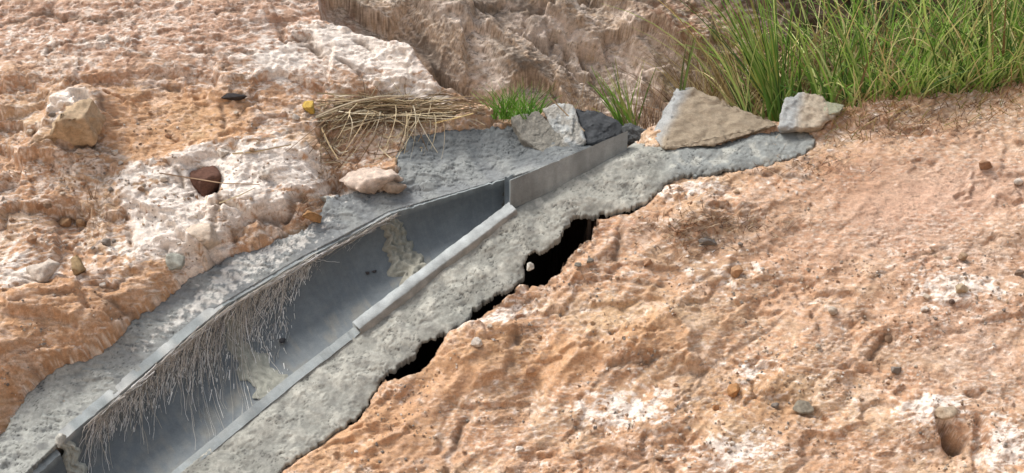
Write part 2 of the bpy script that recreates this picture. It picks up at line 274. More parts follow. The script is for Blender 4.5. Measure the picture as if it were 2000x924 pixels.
# region tints
mix(PINK, .85*np.clip(sst(210, 120, PY+25*n2)*sst(900, 600, PX)+G(1800, 400, 300, 110, -.25)+.6*G(1900, 640, 160, 200), 0, 1))
mix(SAND, .9*np.clip(G(140, 640, 210, 80)+G(60, 760, 100, 70)+.5*G(950, 760, 120, 60)+.4*G(1130, 690, 70, 40), 0, 1)*sst(-.6, .2, n2))
mix(C3(.44, .235, .125), .6*np.clip(G(130, 610, 180, 50)+G(40, 760, 50, 60), 0, 1)*sst(-.2, .4, n2+.3*ia))
mix(OCHRE, .45*np.clip(G(380, 270, 110, 60)+G(300, 560, 60, 40)+G(1250, 640, 120, 60)+G(1450, 780, 150, 60)+G(1000, 700, 120, 50)+G(170, 300, 60, 40), 0, 1))
mix(BROWN*1.3, .55*np.clip(G(1420, 440, 170, 45)+G(1300, 500, 90, 60)+G(1780, 240, 200, 30, -.15)+G(1550, 330, 140, 40)+G(170, 440, 60, 60)+G(130, 510, 90, 40)+G(640, 340, 30, 25)+G(410, 380, 34, 40), 0, 1)*sst(-.35, .35, n3+.5*n2))
mix(RUST, .5*sst(.35, .75, n2*.6+n3*.5+.25*(ib-.5))*(1-.6*smr))
mix(RUST*1.1, .7*np.clip(G(250, 185, 160, 12)+G(1420, 770, 25, 18)+G(1650, 330, 60, 40)+G(1920, 880, 14, 40)+G(940, 240, 60, 10)*1.3+G(700, 270, 60, 30)*.8+G(1200, 440, 50, 30)+G(540, 70, 50, 18), 0, 1)*sst(-.3, .3, n3))
wm = np.clip(.30-.22*leftm+G(360, 440, 90, 90)*1.3+G(530, 350, 110, 45)*1.4+G(700, 120, 110, 50)*1.2+G(640, 80, 60, 30)+G(720, 365, 60, 25)*1.2+G(60, 560, 70, 60)+G(200, 120, 200, 30)*.5+G(300, 500, 90, 40)*.9+G(950, 640, 120, 30, -.5)*.9
    +G(1870, 570, 90, 35)+G(1470, 720, 40, 20)+G(1430, 890, 80, 40)+G(1810, 810, 70, 30)*1.1+G(1960, 880, 50, 60)*1.1+G(1200, 810, 120, 40)*.6+G(1330, 370, 90, 20)*.8+G(1420, 540, 100, 40)*.5+G(520, 150, 90, 40)*.7+G(1230, 800, 80, 50)*.5+G(0, 690, 60, 30)*.7-.25*smr, 0, 1.4)
mix(WHITE, .95*sst(.62, 1.0, wm*(.8+.1*leftm)+.5*rg+.6*n3+.3*n2+.02-.16*rightm)*(1-K))
mix(WHITE, .6*sst(.18, .6, n3*.8+rg*.4+.25*pat)*(1-K)*(1-.85*smr)*(.95*leftm+.4*rightm))
mix(BROWN, .6*pA*pat*sst(-.1, .2, n3)*(1-K)); mix(BROWN*1.1, .5*pB*pat2*(1-K))
# dark specks / pores
mix(BROWN, .8*sst(.5, .62, fbm(U_*34, V_*44, 2, 71, .7))*(1-K)*(.35+.65*rough2))
mix(BROWN, .75*sst(.08, .0, cc)*sst(.55, .8, fbm(U_*9, V_*12, 3, 73)+.55)*(1-K))
mix(BROWN*1.1, .55*VE*sst(-.5, .3, n3)); mix(BROWN*1.2, .5*VE2*sst(-.4, .3, n2))
fl1 = fbm(U_*30+V_*4, V_*70, 2, 261, .75); fl2 = fbm(U_*26-V_*5, V_*56, 2, 265, .75); flg = .18+.62*sst(-.2, .3, fbm(U_*3, V_*4, 3, 269))
mix(WHITE, (.75-.3*rightm)*sst(.18, .38, fl1)*flg*(1-.6*smr)*(1-.5*leftm*np.clip(smooth_l, 0, 1))); mix(BROWN*1.35, .8*sst(.2, .4, fl2)*flg*(1-.6*smr)); mix(RUST*1.2, .5*sst(.25, .45, -fl1)*flg)
def mixpoly(c, P_, amt, soft=5):
    b_ = np.where((PX > min(p[0] for p in P_)-40) & (PX < max(p[0] for p in P_)+40) & (PY > min(p[1] for p in P_)-40) & (PY < max(p[1] for p in P_)+40) & (dd < .1))[0]
    m = np.zeros(PX.shape); m[b_] = sst(soft, -soft, polysd(PX[b_]+16*n2[b_]+7*n3[b_], PY[b_]+14*n2[b_+0]+9*fl1[b_], P_))*amt[b_]; mix(c, m)
for P_ in WH['tan']: mixpoly(SAND*np.array([1.04, 1, .9], F32), P_, .6*sst(-.9, 0, n2+.6*n3))
for P_ in WH['pale']: mixpoly(WHITE*.98, P_, .92*sst(-.75, -.2, n2+.7*n3+.5*fl2))
mix(BROWN*.9, .75*CR*sst(-.6, .1, n3+.3)*(1-K))
# cliff colours
kb = fbm(e1*1.3, e2*5, 5, 75, .6); kv = fbm(U_*6+V_*2, V_*1.6, 4, 77, .65); 
kc = np.empty_like(col); kc[:] = C3(.50, .375, .27)
def kmix(c, m):
    global kc
    m = np.clip(m, 0, 1).astype(F32)[:, None]; kc = kc*(1-m)+c*m
kmix(PALE*.95, sst(-.1, .4, kb+.3*n2)); kmix(GREYB*1.15, .75*sst(-.05, .4, kv+.25*n3)); kmix(C3(.20, .155, .12), .45*sst(.3, .6, kv*.8+n3*.5-.3*kb)); kmix(C3(.74, .63, .54), .9*sst(.1, .5, kb+.6*n3+.2*rg)); kmix(C3(.19, .14, .10), .7*sst(.15, .45, n3*.9+kv*.5-.35*kb)); kmix(C3(.66, .56, .47), .7*sst(.2, .5, fbm(wu*30, wv*30, 2, 79, .7)))
kmix(C3(.22, .15, .10), .6*np.maximum(VE, VE2)); kmix(C3(.16, .12, .09), .7*sst(.15, .4, fl2)); kmix(C3(.7, .6, .5), .6*sst(.2, .4, fl1))
kx, ky = plan(u, v, h)
GK = lambda x0, y0, rx, ry, rot=0: np.exp(-((((kx-x0)*math.cos(rot)+(ky-y0)*math.sin(rot))/rx)**2+((-(kx-x0)*math.sin(rot)+(ky-y0)*math.cos(rot))/ry)**2))
kmix(C3(.62, .51, .43), 1.0*np.clip(GK(1180, 110, 210, 36, .42)+GK(960, 170, 110, 16, .4)+GK(1060, 40, 70, 30, .5), 0, 1)*sst(-.5, .2, n2+.5*n3))
kmix(C3(.17, .135, .105), .85*np.clip(GK(840, 120, 60, 55)+GK(1030, 120, 60, 30)+GK(1000, 20, 140, 30)+GK(1290, 20, 90, 40)+GK(1180, 190, 60, 30), 0, 1)*sst(-.6, .1, n3+kv))
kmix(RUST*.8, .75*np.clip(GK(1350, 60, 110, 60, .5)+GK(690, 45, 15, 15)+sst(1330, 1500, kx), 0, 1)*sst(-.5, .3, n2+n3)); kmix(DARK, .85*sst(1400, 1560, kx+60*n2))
col = col*(1-K.astype(F32)[:, None])+kc*K.astype(F32)[:, None]
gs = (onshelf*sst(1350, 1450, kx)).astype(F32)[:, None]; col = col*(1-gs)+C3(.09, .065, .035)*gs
col *= (1+.10*n3+.06*grit)[:, None].astype(F32)
pm = np.maximum(sst(0, .25, np.maximum(pit, carve)), sst(5, 1, vo)).astype(F32)[:, None]; col = col*(1-pm)+C3(.035, .025, .018)*pm  # pits, trench and hollow rims painted near-black: their shade put into the colour
col = np.clip(col, .01, .85)

# ------------------------------------------------------------ materials
def nodes(name):
    m = bpy.data.materials.new(name); m.use_nodes = True; return m, m.node_tree, m.node_tree.nodes['Principled BSDF']
def earth_mat(name, bump=.5, sc1=45, var=.35, rough=.92, spec=.2, fine=170, stretch=(1, 1.5, 1.5), dist=.012):
    """albedo attribute x two scales of speckle, real bump"""
    m, t, b = nodes(name); N = t.nodes.new; L = t.links.new
    at_ = N('ShaderNodeAttribute'); at_.attribute_name = 'Col'
    tc = N('ShaderNodeTexCoord'); mp = N('ShaderNodeMapping'); mp.inputs['Scale'].default_value = stretch; L(tc.outputs['Object'], mp.inputs[0])
    n1 = N('ShaderNodeTexNoise'); n1.inputs['Scale'].default_value = sc1; n1.inputs['Detail'].default_value = 8; n1.inputs['Roughness'].default_value = .7; L(mp.outputs[0], n1.inputs['Vector'])
    n2 = N('ShaderNodeTexNoise'); n2.inputs['Scale'].default_value = fine; n2.inputs['Detail'].default_value = 4; n2.inputs['Roughness'].default_value = .8; L(mp.outputs[0], n2.inputs['Vector'])
    ad = N('ShaderNodeMath'); ad.operation = 'ADD'; L(n1.outputs[0], ad.inputs[0]); L(n2.outputs[0], ad.inputs[1])
    mr = N('ShaderNodeMapRange'); mr.inputs[1].default_value = .7; mr.inputs[2].default_value = 1.3; mr.inputs[3].default_value = 1-var; mr.inputs[4].default_value = 1+var; L(ad.outputs[0], mr.inputs[0])
    mx = N('ShaderNodeVectorMath'); mx.operation = 'SCALE'; L(at_.outputs['Color'], mx.inputs[0]); L(mr.outputs[0], mx.inputs['Scale']); L(mx.outputs[0], b.inputs['Base Color'])
    bp = N('ShaderNodeBump'); bp.inputs['Strength'].default_value = bump; bp.inputs['Distance'].default_value = dist; L(ad.outputs[0], bp.inputs['Height']); L(bp.outputs[0], b.inputs['Normal'])
    b.inputs['Roughness'].default_value = rough; b.inputs['Specular IOR Level'].default_value = spec
    return m
M_EARTH = earth_mat('eroded_earth', .4, 40, .38); M_MORTAR = earth_mat('cement_mortar', .3, 60, .24, .9, .3, 220, (1, 1, 1), .008)
M_CONC = earth_mat('cast_concrete', .3, 30, .2, .75, .35, 240, (1, 1, 1), .004); M_ROCK = earth_mat('rock', .7, 50, .35, .9, .25)
def blade_mat(name, trans=.35, rough=.5):
    m, t, b = nodes(name); a = t.nodes.new('ShaderNodeAttribute'); a.attribute_name = 'Col'
    nz = t.nodes.new('ShaderNodeTexNoise'); nz.inputs['Scale'].default_value = 25; mr = t.nodes.new('ShaderNodeMapRange'); mr.inputs[3].default_value = .75; mr.inputs[4].default_value = 1.25
    tc = t.nodes.new('ShaderNodeTexCoord'); t.links.new(tc.outputs['Object'], nz.inputs['Vector']); t.links.new(nz.outputs[0], mr.inputs[0])
    mx = t.nodes.new('ShaderNodeVectorMath'); mx.operation = 'SCALE'; t.links.new(a.outputs['Color'], mx.inputs[0]); t.links.new(mr.outputs[0], mx.inputs['Scale'])
    t.links.new(mx.outputs[0], b.inputs['Base Color']); b.inputs['Roughness'].default_value = rough; b.inputs['Specular IOR Level'].default_value = .3
    if trans:
        tr = t.nodes.new('ShaderNodeBsdfTranslucent'); t.links.new(mx.outputs[0], tr.inputs[0]); ms = t.nodes.new('ShaderNodeMixShader'); ms.inputs[0].default_value = trans
        t.links.new(b.outputs[0], ms.inputs[1]); t.links.new(tr.outputs[0], ms.inputs[2]); t.links.new(ms.outputs[0], t.nodes['Material Output'].inputs[0])
    return m
M_GRASS = blade_mat('grass_blade'); M_STRAW = blade_mat('dry_straw', .1, .7)

# ------------------------------------------------------------ mesh helpers
def mesh(name, co, faces, mat, col=None, smooth=True, parent=None, loc=None):
    """co in world space; origin moved to loc"""
    co = np.asarray(co, np.float32); loc = np.zeros(3) if loc is None else np.asarray(loc, float)
    ploc = np.array(parent.location) if parent is not None else np.zeros(3)
    me = bpy.data.meshes.new(name); q = np.asarray(faces, np.int32)
    me.vertices.add(len(co)); me.vertices.foreach_set('co', (co-loc-ploc).astype(np.float32).ravel())
    k = q.shape[1]; me.loops.add(q.size); me.loops.foreach_set('vertex_index', q.ravel()); me.polygons.add(len(q))
    me.polygons.foreach_set('loop_start', np.arange(0, q.size, k, dtype=np.int32)); me.update(calc_edges=True); me.validate()
    if col is not None:
        c = np.asarray(col, np.float32); c = np.tile(c, (len(co), 1)) if c.ndim == 1 else c
        a = me.color_attributes.new('Col', 'FLOAT_COLOR', 'POINT'); a.data.foreach_set('color', np.c_[c, np.ones(len(co), np.float32)].ravel())
    me.polygons.foreach_set('use_smooth', np.full(len(me.polygons), smooth)); me.materials.append(mat)
    o = bpy.data.objects.new(name, me); o.location = loc; sc.collection.objects.link(o)
    if parent is not None: o.parent = parent
    return o
def tag(o, label=None, cat=None, group=None, kind=None):
    for k, x in (('label', label), ('category', cat), ('group', group), ('kind', kind)):
        if x: o[k] = x
    return o
def empty(name, loc, *a, **k):
    o = bpy.data.objects.new(name, None); o.location = loc; sc.collection.objects.link(o); o.empty_display_size = .1; return tag(o, *a, **k)
# terrain -> ground (bank), cliff (face behind the crest)
nu, nv = len(UA), len(VA); idx = np.arange(nu*nv, dtype=np.int32).reshape(nv, nu)
quads = np.stack([idx[:-1, :-1], idx[:-1, 1:], idx[1:, 1:], idx[1:, :-1]], -1).reshape(-1, 4)
wc = W(np.stack([u, v, h], -1)); isk = ((dd-shw)[quads].mean(1) > -.02)
for nm, m_ in (('ground', ~isk), ('cliff', isk)):
    q = quads[m_]; used = np.zeros(len(u), bool); used[q] = True; rm = np.cumsum(used)-1
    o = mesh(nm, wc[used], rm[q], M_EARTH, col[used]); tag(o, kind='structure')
HG = h.reshape(shp)
def Hf(uu, vv):
    uu = np.asarray(uu, float); vv = np.asarray(vv, float)
    i = np.clip(np.searchsorted(UA, uu)-1, 0, nu-2); j = np.clip(np.searchsorted(VA, vv)-1, 0, nv-2)
    a = (uu-UA[i])/(UA[i+1]-UA[i]); b = (vv-VA[j])/(VA[j+1]-VA[j])
    return (HG[j, i]*(1-a)+HG[j, i+1]*a)*(1-b)+(HG[j+1, i]*(1-a)+HG[j+1, i+1]*a)*b

# ------------------------------------------------------------ mortar sheets
def sheet(name, poly, step, thick, colfn, hadd, seed, label, inner):
    P = np.array([on(*p)[:2] for p in poly]); lo = P.min(0)-.05; hi = P.max(0)+.05
    ua = np.arange(lo[0], hi[0], step); va = np.arange(lo[1], hi[1], step); a, b = np.meshgrid(ua, va); n0, n1_ = len(ua), len(va); a = a.ravel(); b = b.ravel()
    hh = Hb(a, b); px, py = plan(a, b, hh); j1 = fbm(a*25, b*25, 3, 41)*5+1.6*fbm(a*42, b*42, 1, 45); j2 = fbm(a*25+7, b*25, 3, 43)*5+1.6*fbm(a*42, b*42, 1, 46)
    s = polysd(px+j1, py+j2, poly); sc_ = polysd(px, py, inner)
    s = np.where(sc_ < 12, np.maximum(polysd(px, py, poly), -sc_*0-99), s)
    f, c, i = facet(a*14+fbm(a*8, b*8, 3, seed)*.5, b*18+fbm(a*8, b*8, 3, seed+2)*.5, seed); f2, c2, i2 = facet(a*38+fbm(a*20, b*20, 2, seed)*.6, b*44, seed+1)
    g = fbm(a*6, b*6, 2, seed+5); away = sst(0, 30, sc_)
    crack = np.abs(fbm(a*9, b*9, 4, seed+9, .6)); crk = np.maximum(sst(.035, 0, crack)*sst(0, .3, fbm(a*4, b*4, 2, seed+12)), .8*sst(.045, 0, np.abs(fbm(a*13+.5*b, b*22, 5, seed+14, .6)))*sst(-.05, .2, fbm(a*6, b*6, 2, seed+15)))
    top = hh+hadd+away*(.016*g+.003*f+.003*scarp(a*5, b*6, seed+30, .05, -.1)+.0015*scarp(a*13, b*15, seed+31, .08, -.1))-away*(.0035*crk)+away*.0015*fbm(a*22, b*24, 3, seed+33)+.0008*fbm(a*70, b*70, 3, seed+3, .8)+(away*(.007*scarp(a*7, b*26, seed+50, .05, -.2)+.003*scarp(a*15, b*50, seed+51, .08, -.1)) if seed == 131 else away*(.004*scarp(a*16+b*9, b*26-a*14, seed+50, .06, -.0)))+away*.0015*pits(a*30, b*30, seed)*sst(0, .3, fbm(a*7, b*7, 3, seed+40))*(1 if seed == 101 else -1)
    top -= .006*np.exp(np.minimum(s, 0)/3)*sst(6, 14, sc_)
    cl = colfn(px, py, a, b, g, f, f2, seed)*(1-.8*crk)[:, None]*(1+.22*fbm(a*45, b*45, 3, seed+60, .7))[:, None]
    good = s < 0; gi = good.reshape(n1_, n0); idx = np.arange(a.size).reshape(n1_, n0)
    fq = gi[:-1, :-1] & gi[:-1, 1:] & gi[1:, 1:] & gi[1:, :-1]
    q = np.stack([idx[:-1, :-1], idx[:-1, 1:], idx[1:, 1:], idx[1:, :-1]], -1)[fq]
    used = np.zeros(a.size, bool); used[q] = True; rm = np.cumsum(used)-1; q = rm[q]; G_ = np.gradient(s.reshape(n1_, n0), step); ga, gb = G_[1].ravel(), G_[0].ravel(); g2 = np.maximum(ga*ga+gb*gb, 1e4); near = used & (s > -3.2) & (sc_ > 14); dl = np.where(near, -np.maximum(s, -3.2)*sst(-3.2, -1.6, s), 0); a = a+np.clip(dl*ga/g2, -step, step); b = b+np.clip(dl*gb/g2, -step, step); co = np.stack([a, b, top], -1)[used]; cl = cl[used]
    n = len(co); e = np.concatenate([q[:, [0, 1]], q[:, [1, 2]], q[:, [2, 3]], q[:, [3, 0]]]); key = e[:, 0]*n+e[:, 1]; rev = e[:, 1]*n+e[:, 0]
    be = e[~np.isin(key, rev)]; bv = np.unique(be); mp = np.full(n, -1); mp[bv] = n+np.arange(len(bv))
    co2 = co[bv].copy(); co2[:, 2] -= thick*(.9+.5*fbm(co2[:, 0]*12, co2[:, 1]*12, 1, seed))
    q2 = np.stack([be[:, 1], be[:, 0], mp[be[:, 0]], mp[be[:, 1]]], -1)
    # underside
    nb = n+len(bv); und = co.copy(); und[:, 2] -= thick*.9
    o = mesh(name, np.r_[W(co), W(co2)], np.r_[q, q2], M_MORTAR, np.r_[cl, cl[bv]]); 
    return tag(o, label, 'mortar')
def col_near(px, py, a, b, g, f, f2, s):
    c = np.empty((len(a), 3)); c[:] = (.255, .255, .225); m = sst(-.3, .4, g)[:, None]; c = c*(1-m)+np.array([.325, .32, .28])*m
    m = (sst(1180, 1350, px)*sst(300, 250, py-(px-1180)*0-20)*.0+sst(1280, 1340, px)*.8)[:, None]; c = c*(1-m)+np.array([.20, .215, .21])*m
    m = (.5*sst(.1, .5, fbm(a*12, b*12, 4, s+20)))[:, None]; c = c*(1-m)+np.array([.47, .46, .40])*m
    m = (.5*sst(.15, .5, fbm(a*17+4, b*17, 4, s+24)))[:, None]; c = c*(1-m)+np.array([.17, .17, .155])*m
    m = (sst(560, 380, px)*.3)[:, None]; return c*(1-m)+np.array([.2, .2, .17])*m
def col_far(px, py, a, b, g, f, f2, s):
    c = np.empty((len(a), 3)); c[:] = (.19, .20, .20); m = sst(-.3, .4, g)[:, None]; c = c*(1-m)+np.array([.235, .245, .235])*m
    m = (sst(420, 120, px)*.75)[:, None]; c = c*(1-m)+np.array([.34, .345, .31])*m
    m = (.8*sst(335, 290, py+20*g)*sst(760, 800, px))[:, None]; c = c*(1-m)+np.array([.105, .115, .118])*m
    wv_ = np.clip(G2(px, py, 330, 640, 170, 16, -.62)*.8+G2(px, py, 560, 475, 130, 40, -.5)+G2(px, py, 430, 560, 90, 30, -.6)*.8, 0, 1); n = fbm(a*26, b*26, 4, s+20, .7)
    m = (.9*sst(.55, .9, wv_*.8+n*.7))[:, None]; c = c*(1-m)+np.array([.62, .60, .55])*m
    m = (.5*sst(.2, .5, fbm(a*15+4, b*22, 4, s+24)))[:, None]; return c*(1-m)+np.array([.12, .125, .125])*m
def G2(px, py, x0, y0, rx, ry, rot): return np.exp(-((((px-x0)*math.cos(rot)+(py-y0)*math.sin(rot))/rx)**2+((-(px-x0)*math.sin(rot)+(py-y0)*math.cos(rot))/ry)**2))
CHW = CHAN
CHF = [(x+4, y+5) for x, y in CHAN[:7]]+CHAN[7:]
sheet('mortar_apron', MORTAR_NEAR, .0052, .03, col_near, -.006, 101, 'wide pale grey mortar apron with ragged lower edge over dark hollows, downhill side of channel', CHW)
sheet('mortar_apron', MORTAR_FAR, .0052, .035, col_far, .004, 131, 'darker grey cement apron between the channel and the uphill orange and white bank', CHF)

# ------------------------------------------------------------ precast channel
def lip(k): F, Np = RINGS[k]; return at(*F), at(*Np)
chan = empty('drain_channel', W(at(600, 700, -.2)), 'grey half-round concrete drain channel stepping down the eroded bank', 'drain channel')
NT = 26
def prof(F, Nn, down, dep, t, n=NT):
    """closed loop of the wall: inner face F->N then outer face back"""
    M = (F+Nn)/2; e = (Nn-F)/2; L = np.linalg.norm(e); ein = e*(1-t/2/L); eou = e*(1+t/2/L); th = np.linspace(0, math.pi, n)
    co = np.sign(np.cos(th))*np.abs(np.cos(th))**.9
    inner = M-ein*co[:, None]+down*((dep)*np.sin(th)**.85)[:, None]; outer = M-eou*co[:, None]+down*((dep+t)*np.sin(th)**.85)[:, None]
    return np.r_[inner, outer[::-1]]
def section(name, rs, r1, dep0, dep1, d0, d1, t, colr, seed, lab=None, parent=chan, nseg=160):
    rs = ([rs] if isinstance(rs, tuple) else rs)+[r1]; co = []; FF = np.array([r[0] for r in rs]); NV = np.array([r[1] for r in rs]); cum = np.r_[0, np.cumsum(np.linalg.norm(np.diff(FF, axis=0), axis=1))]; cum /= cum[-1]
    IN = lambda A_, s: np.array([np.interp(s, cum, A_[:, i]) for i in range(3)])
    for k in range(nseg+1):
        s = k/nseg; F = W(IN(FF, s)); Nn = W(IN(NV, s)); dn = d0*(1-s)+d1*s; dn = dn/np.linalg.norm(dn)
        co.append(prof(F, Nn, dn, dep0*(1-s)+dep1*s, t))
    co = np.array(co); m = co.shape[1]; S, T = np.meshgrid(np.linspace(0, 1, nseg+1), np.arange(m), indexing='ij')
    x = S*6+seed; y = T*.21
    amp = .0022*fbm(x*3, y*3, 4, seed)[..., None]
    cen = co[:, :NT].mean(1, keepdims=True); dr = co-cen; dr /= np.linalg.norm(dr, axis=-1, keepdims=True); co = co+dr*amp
    # chipped lips
    for ti in (0, m-1, NT-1, NT):
        ch = np.maximum(0, fbm(np.linspace(0, 14, nseg+1)+ti, np.full(nseg+1, seed*1.), 3, 5)-.15)*.014; co[:, ti] += W(np.array([0, 0, -1.]))*0+(-NN)*ch[:, None]
    idx = np.arange((nseg+1)*m).reshape(nseg+1, m); nx = np.roll(idx, -1, 1)
    q = np.stack([idx[:-1], nx[:-1], nx[1:], idx[1:]], -1).reshape(-1, 4)
    caps = []
    for e, fl in ((0, 0), (nseg, 1)):
        for k in range(NT-1):
            qd = [idx[e, k], idx[e, k+1], idx[e, m-2-k], idx[e, m-1-k]]; caps.append(qd if fl else qd[::-1])
    q = np.r_[q, np.array(caps)]
    cl = colr(S.ravel(), T.ravel(), x.ravel(), y.ravel()); o = mesh(name, co.reshape(-1, 3), q[:, ::-1], M_CONC, cl, parent=parent)
    try:
        md = o.modifiers.new('edge', 'EDGE_SPLIT'); md.split_angle = math.radians(50)
    except Exception: pass
    if lab: o['label'] = lab
    return o
def c_sec(pale, side=0):
    def f(S, T, x, y):
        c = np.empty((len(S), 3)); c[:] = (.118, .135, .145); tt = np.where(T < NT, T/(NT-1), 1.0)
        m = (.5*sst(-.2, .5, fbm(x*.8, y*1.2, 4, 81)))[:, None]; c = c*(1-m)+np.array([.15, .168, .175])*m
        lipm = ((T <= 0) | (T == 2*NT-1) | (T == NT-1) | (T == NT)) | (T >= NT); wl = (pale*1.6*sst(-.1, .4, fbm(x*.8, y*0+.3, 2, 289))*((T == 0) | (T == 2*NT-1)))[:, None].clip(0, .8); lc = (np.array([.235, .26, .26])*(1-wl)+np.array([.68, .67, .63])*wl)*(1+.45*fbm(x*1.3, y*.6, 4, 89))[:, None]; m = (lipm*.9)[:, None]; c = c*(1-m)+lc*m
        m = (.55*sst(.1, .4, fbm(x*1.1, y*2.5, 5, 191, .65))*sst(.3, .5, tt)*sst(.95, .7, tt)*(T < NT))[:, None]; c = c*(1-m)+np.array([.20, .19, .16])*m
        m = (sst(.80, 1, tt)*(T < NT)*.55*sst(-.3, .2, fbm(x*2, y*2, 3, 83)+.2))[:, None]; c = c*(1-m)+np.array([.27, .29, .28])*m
        st = sst(.12, .5, fbm(x*9, y*.5, 3, 85)); m = (st*.10*(T < NT))[:, None]; c = c*(1-m)+np.array([.20, .215, .21])*m
        m = (0*sst(.1, .4, fbm(x*22, y*9, 4, 187, .7))*sst(-.2, .3, fbm(x*2.2, y*1.6, 3, 188))*(T < NT)*sst(.62, .42, tt))[:, None]; m = np.clip(m, 0, .8); c = c*(1-m)+np.array([.42, .42, .40])*m
        m = (pale*sst(-.1, .5, fbm(x*2.5, y*3, 4, 87))*(T < NT)*.7)[:, None]; c = c*(1-m)+np.array([.30, .285, .24])*m
        return c
    return f
dN = -(NN*.8+np.array([0, 0, 1])*.2); dN /= np.linalg.norm(dN); dZ = np.array([0, .22, -1.]); dZ /= np.linalg.norm(dZ)
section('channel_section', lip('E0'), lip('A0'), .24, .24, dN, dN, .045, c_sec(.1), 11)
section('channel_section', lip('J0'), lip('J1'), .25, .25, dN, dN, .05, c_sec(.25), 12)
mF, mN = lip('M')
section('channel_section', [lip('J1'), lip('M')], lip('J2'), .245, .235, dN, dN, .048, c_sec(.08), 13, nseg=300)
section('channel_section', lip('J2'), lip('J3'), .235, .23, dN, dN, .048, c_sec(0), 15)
def kerb(pts, hts, wid, seed):
    P = np.array([at(*p) for p in pts]); n = 220; k = np.linspace(0, len(P)-1, n); Q = W(np.stack([np.interp(k, np.arange(len(P)), P[:, i]) for i in range(3)], 1)); hh = np.interp(k, np.arange(len(P)), hts)
    d = np.gradient(Q, axis=0); d /= np.linalg.norm(d, axis=1, keepdims=True); sdv = np.cross(d, NN); sdv /= np.linalg.norm(sdv, axis=1, keepdims=True); sh = [(-.5, -.02), (-.5, .9), (-.46, 1), (0, .97), (.34, 1), (.42, .88), (.5, .3), (.62, -.6)]
    co = np.stack([Q+sdv*a*wid+NN*(hh*b)[:, None] for a, b in sh], 1); X, Y = np.meshgrid(np.arange(n), np.arange(len(sh)), indexing='ij'); co = co+NN*(.003*fbm(X*.06, Y*.5+seed, 4, seed, .6))[..., None]+sdv[:, None]*(.005*fbm(X*.07, Y*.5+seed+9, 4, seed+3))[..., None]
    m = len(sh); idx = np.arange(n*m).reshape(n, m); q = np.stack([idx[:-1, :-1], idx[1:, :-1], idx[1:, 1:], idx[:-1, 1:]], -1).reshape(-1, 4); cap = [[idx[0, 0], idx[0, 1], idx[0, 6], idx[0, 7]], [idx[0, 1], idx[0, 2], idx[0, 4], idx[0, 5]], [idx[0, 1], idx[0, 5], idx[0, 6], idx[0, 6]]][:2]
    nz = fbm(X.ravel()*.05, Y.ravel()*.4, 4, seed+7)[:, None]; c = np.array([.31, .33, .325])*(1+.35*nz); sm = (Y.ravel() >= 5)[:, None]*.6; c = c*(1-sm)+np.array([.22, .21, .185])*(1+.6*nz)*sm
    return mesh('raised_lip', co.reshape(-1, 3), np.r_[q, np.array(cap)], M_CONC, np.clip(c, .05, .7), parent=chan)
kerb([(697, 645, -.005), (855, 522, .065), (1002, 408, .19)], [.034, .034, .02], .062, 301)
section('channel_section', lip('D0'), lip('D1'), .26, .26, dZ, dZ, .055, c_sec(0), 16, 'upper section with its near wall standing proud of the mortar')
def lump(name, co_pts, colr, parent, seed, amp=.01, lab=None):
    pass
# mortar packed in the joints: ragged bands lying on the inner face
def joint(r, dep, th0, th1, wid0, wid1, colr, seed, thick=.014):
    F, Nn = r; F = W(F); Nn = W(Nn); nT, nS = 60, 24; ax = W(lip('J2')[0])-W(lip('J1')[0]); ax /= np.linalg.norm(ax)
    M = (F+Nn)/2; e = (Nn-F)/2; L = np.linalg.norm(e); ein = e*(1-.024/L); th = np.linspace(th0, th1, nT)
    base = M-ein*(np.sign(np.cos(th))*np.abs(np.cos(th))**.9)[:, None]+dN*(dep*np.sin(th)**.85)[:, None]
    inw = (M-base); inw = inw+(-dN)*.1; inw /= np.linalg.norm(inw, axis=1, keepdims=True)
    s = np.linspace(-1, 1, nS); k = np.linspace(0, 1, nT)
    wid = (wid0*(1-k)+wid1*k)*(1+.5*fbm(k*7, k*0+seed, 3, 91)); off = .03*fbm(k*4, k*0+seed+9, 3, 92)
    A, B = np.meshgrid(k, s, indexing='ij'); bulge = (1-B**4)*np.clip(np.minimum(A, 1-A)*10, 0, 1)
    co = base[:, None]+ax*(off[:, None]+wid[:, None]*B)[..., None]+inw[:, None]*(thick*bulge*(1+.8*fbm(A*9, B*3+seed, 4, 93))-.006)[..., None]
    idx = np.arange(nT*nS).reshape(nT, nS); q = np.stack([idx[:-1, :-1], idx[:-1, 1:], idx[1:, 1:], idx[1:, :-1]], -1).reshape(-1, 4)
    n = fbm(A.ravel()*12, B.ravel()*3+seed, 4, 94)[:, None]; c = np.array(colr)*(1+.35*n)
    return mesh('joint_mortar', co.reshape(-1, 3), q, M_MORTAR, np.clip(c, .03, .8), parent=chan)
joint(lip('J2'), .235, .04, 1.9, .055, .105, (.27, .26, .215), 3, .034)
joint(lip('J1'), .235, .10, 2.0, .03, .09, (.26, .26, .22), 5, .012)
joint(lip('J0'), .23, .05, 1.6, .03, .06, (.38, .38, .33), 7, .022)
joint(lip('J3'), .225, .1, .9, .01, .02, (.10, .10, .09), 9, .006)

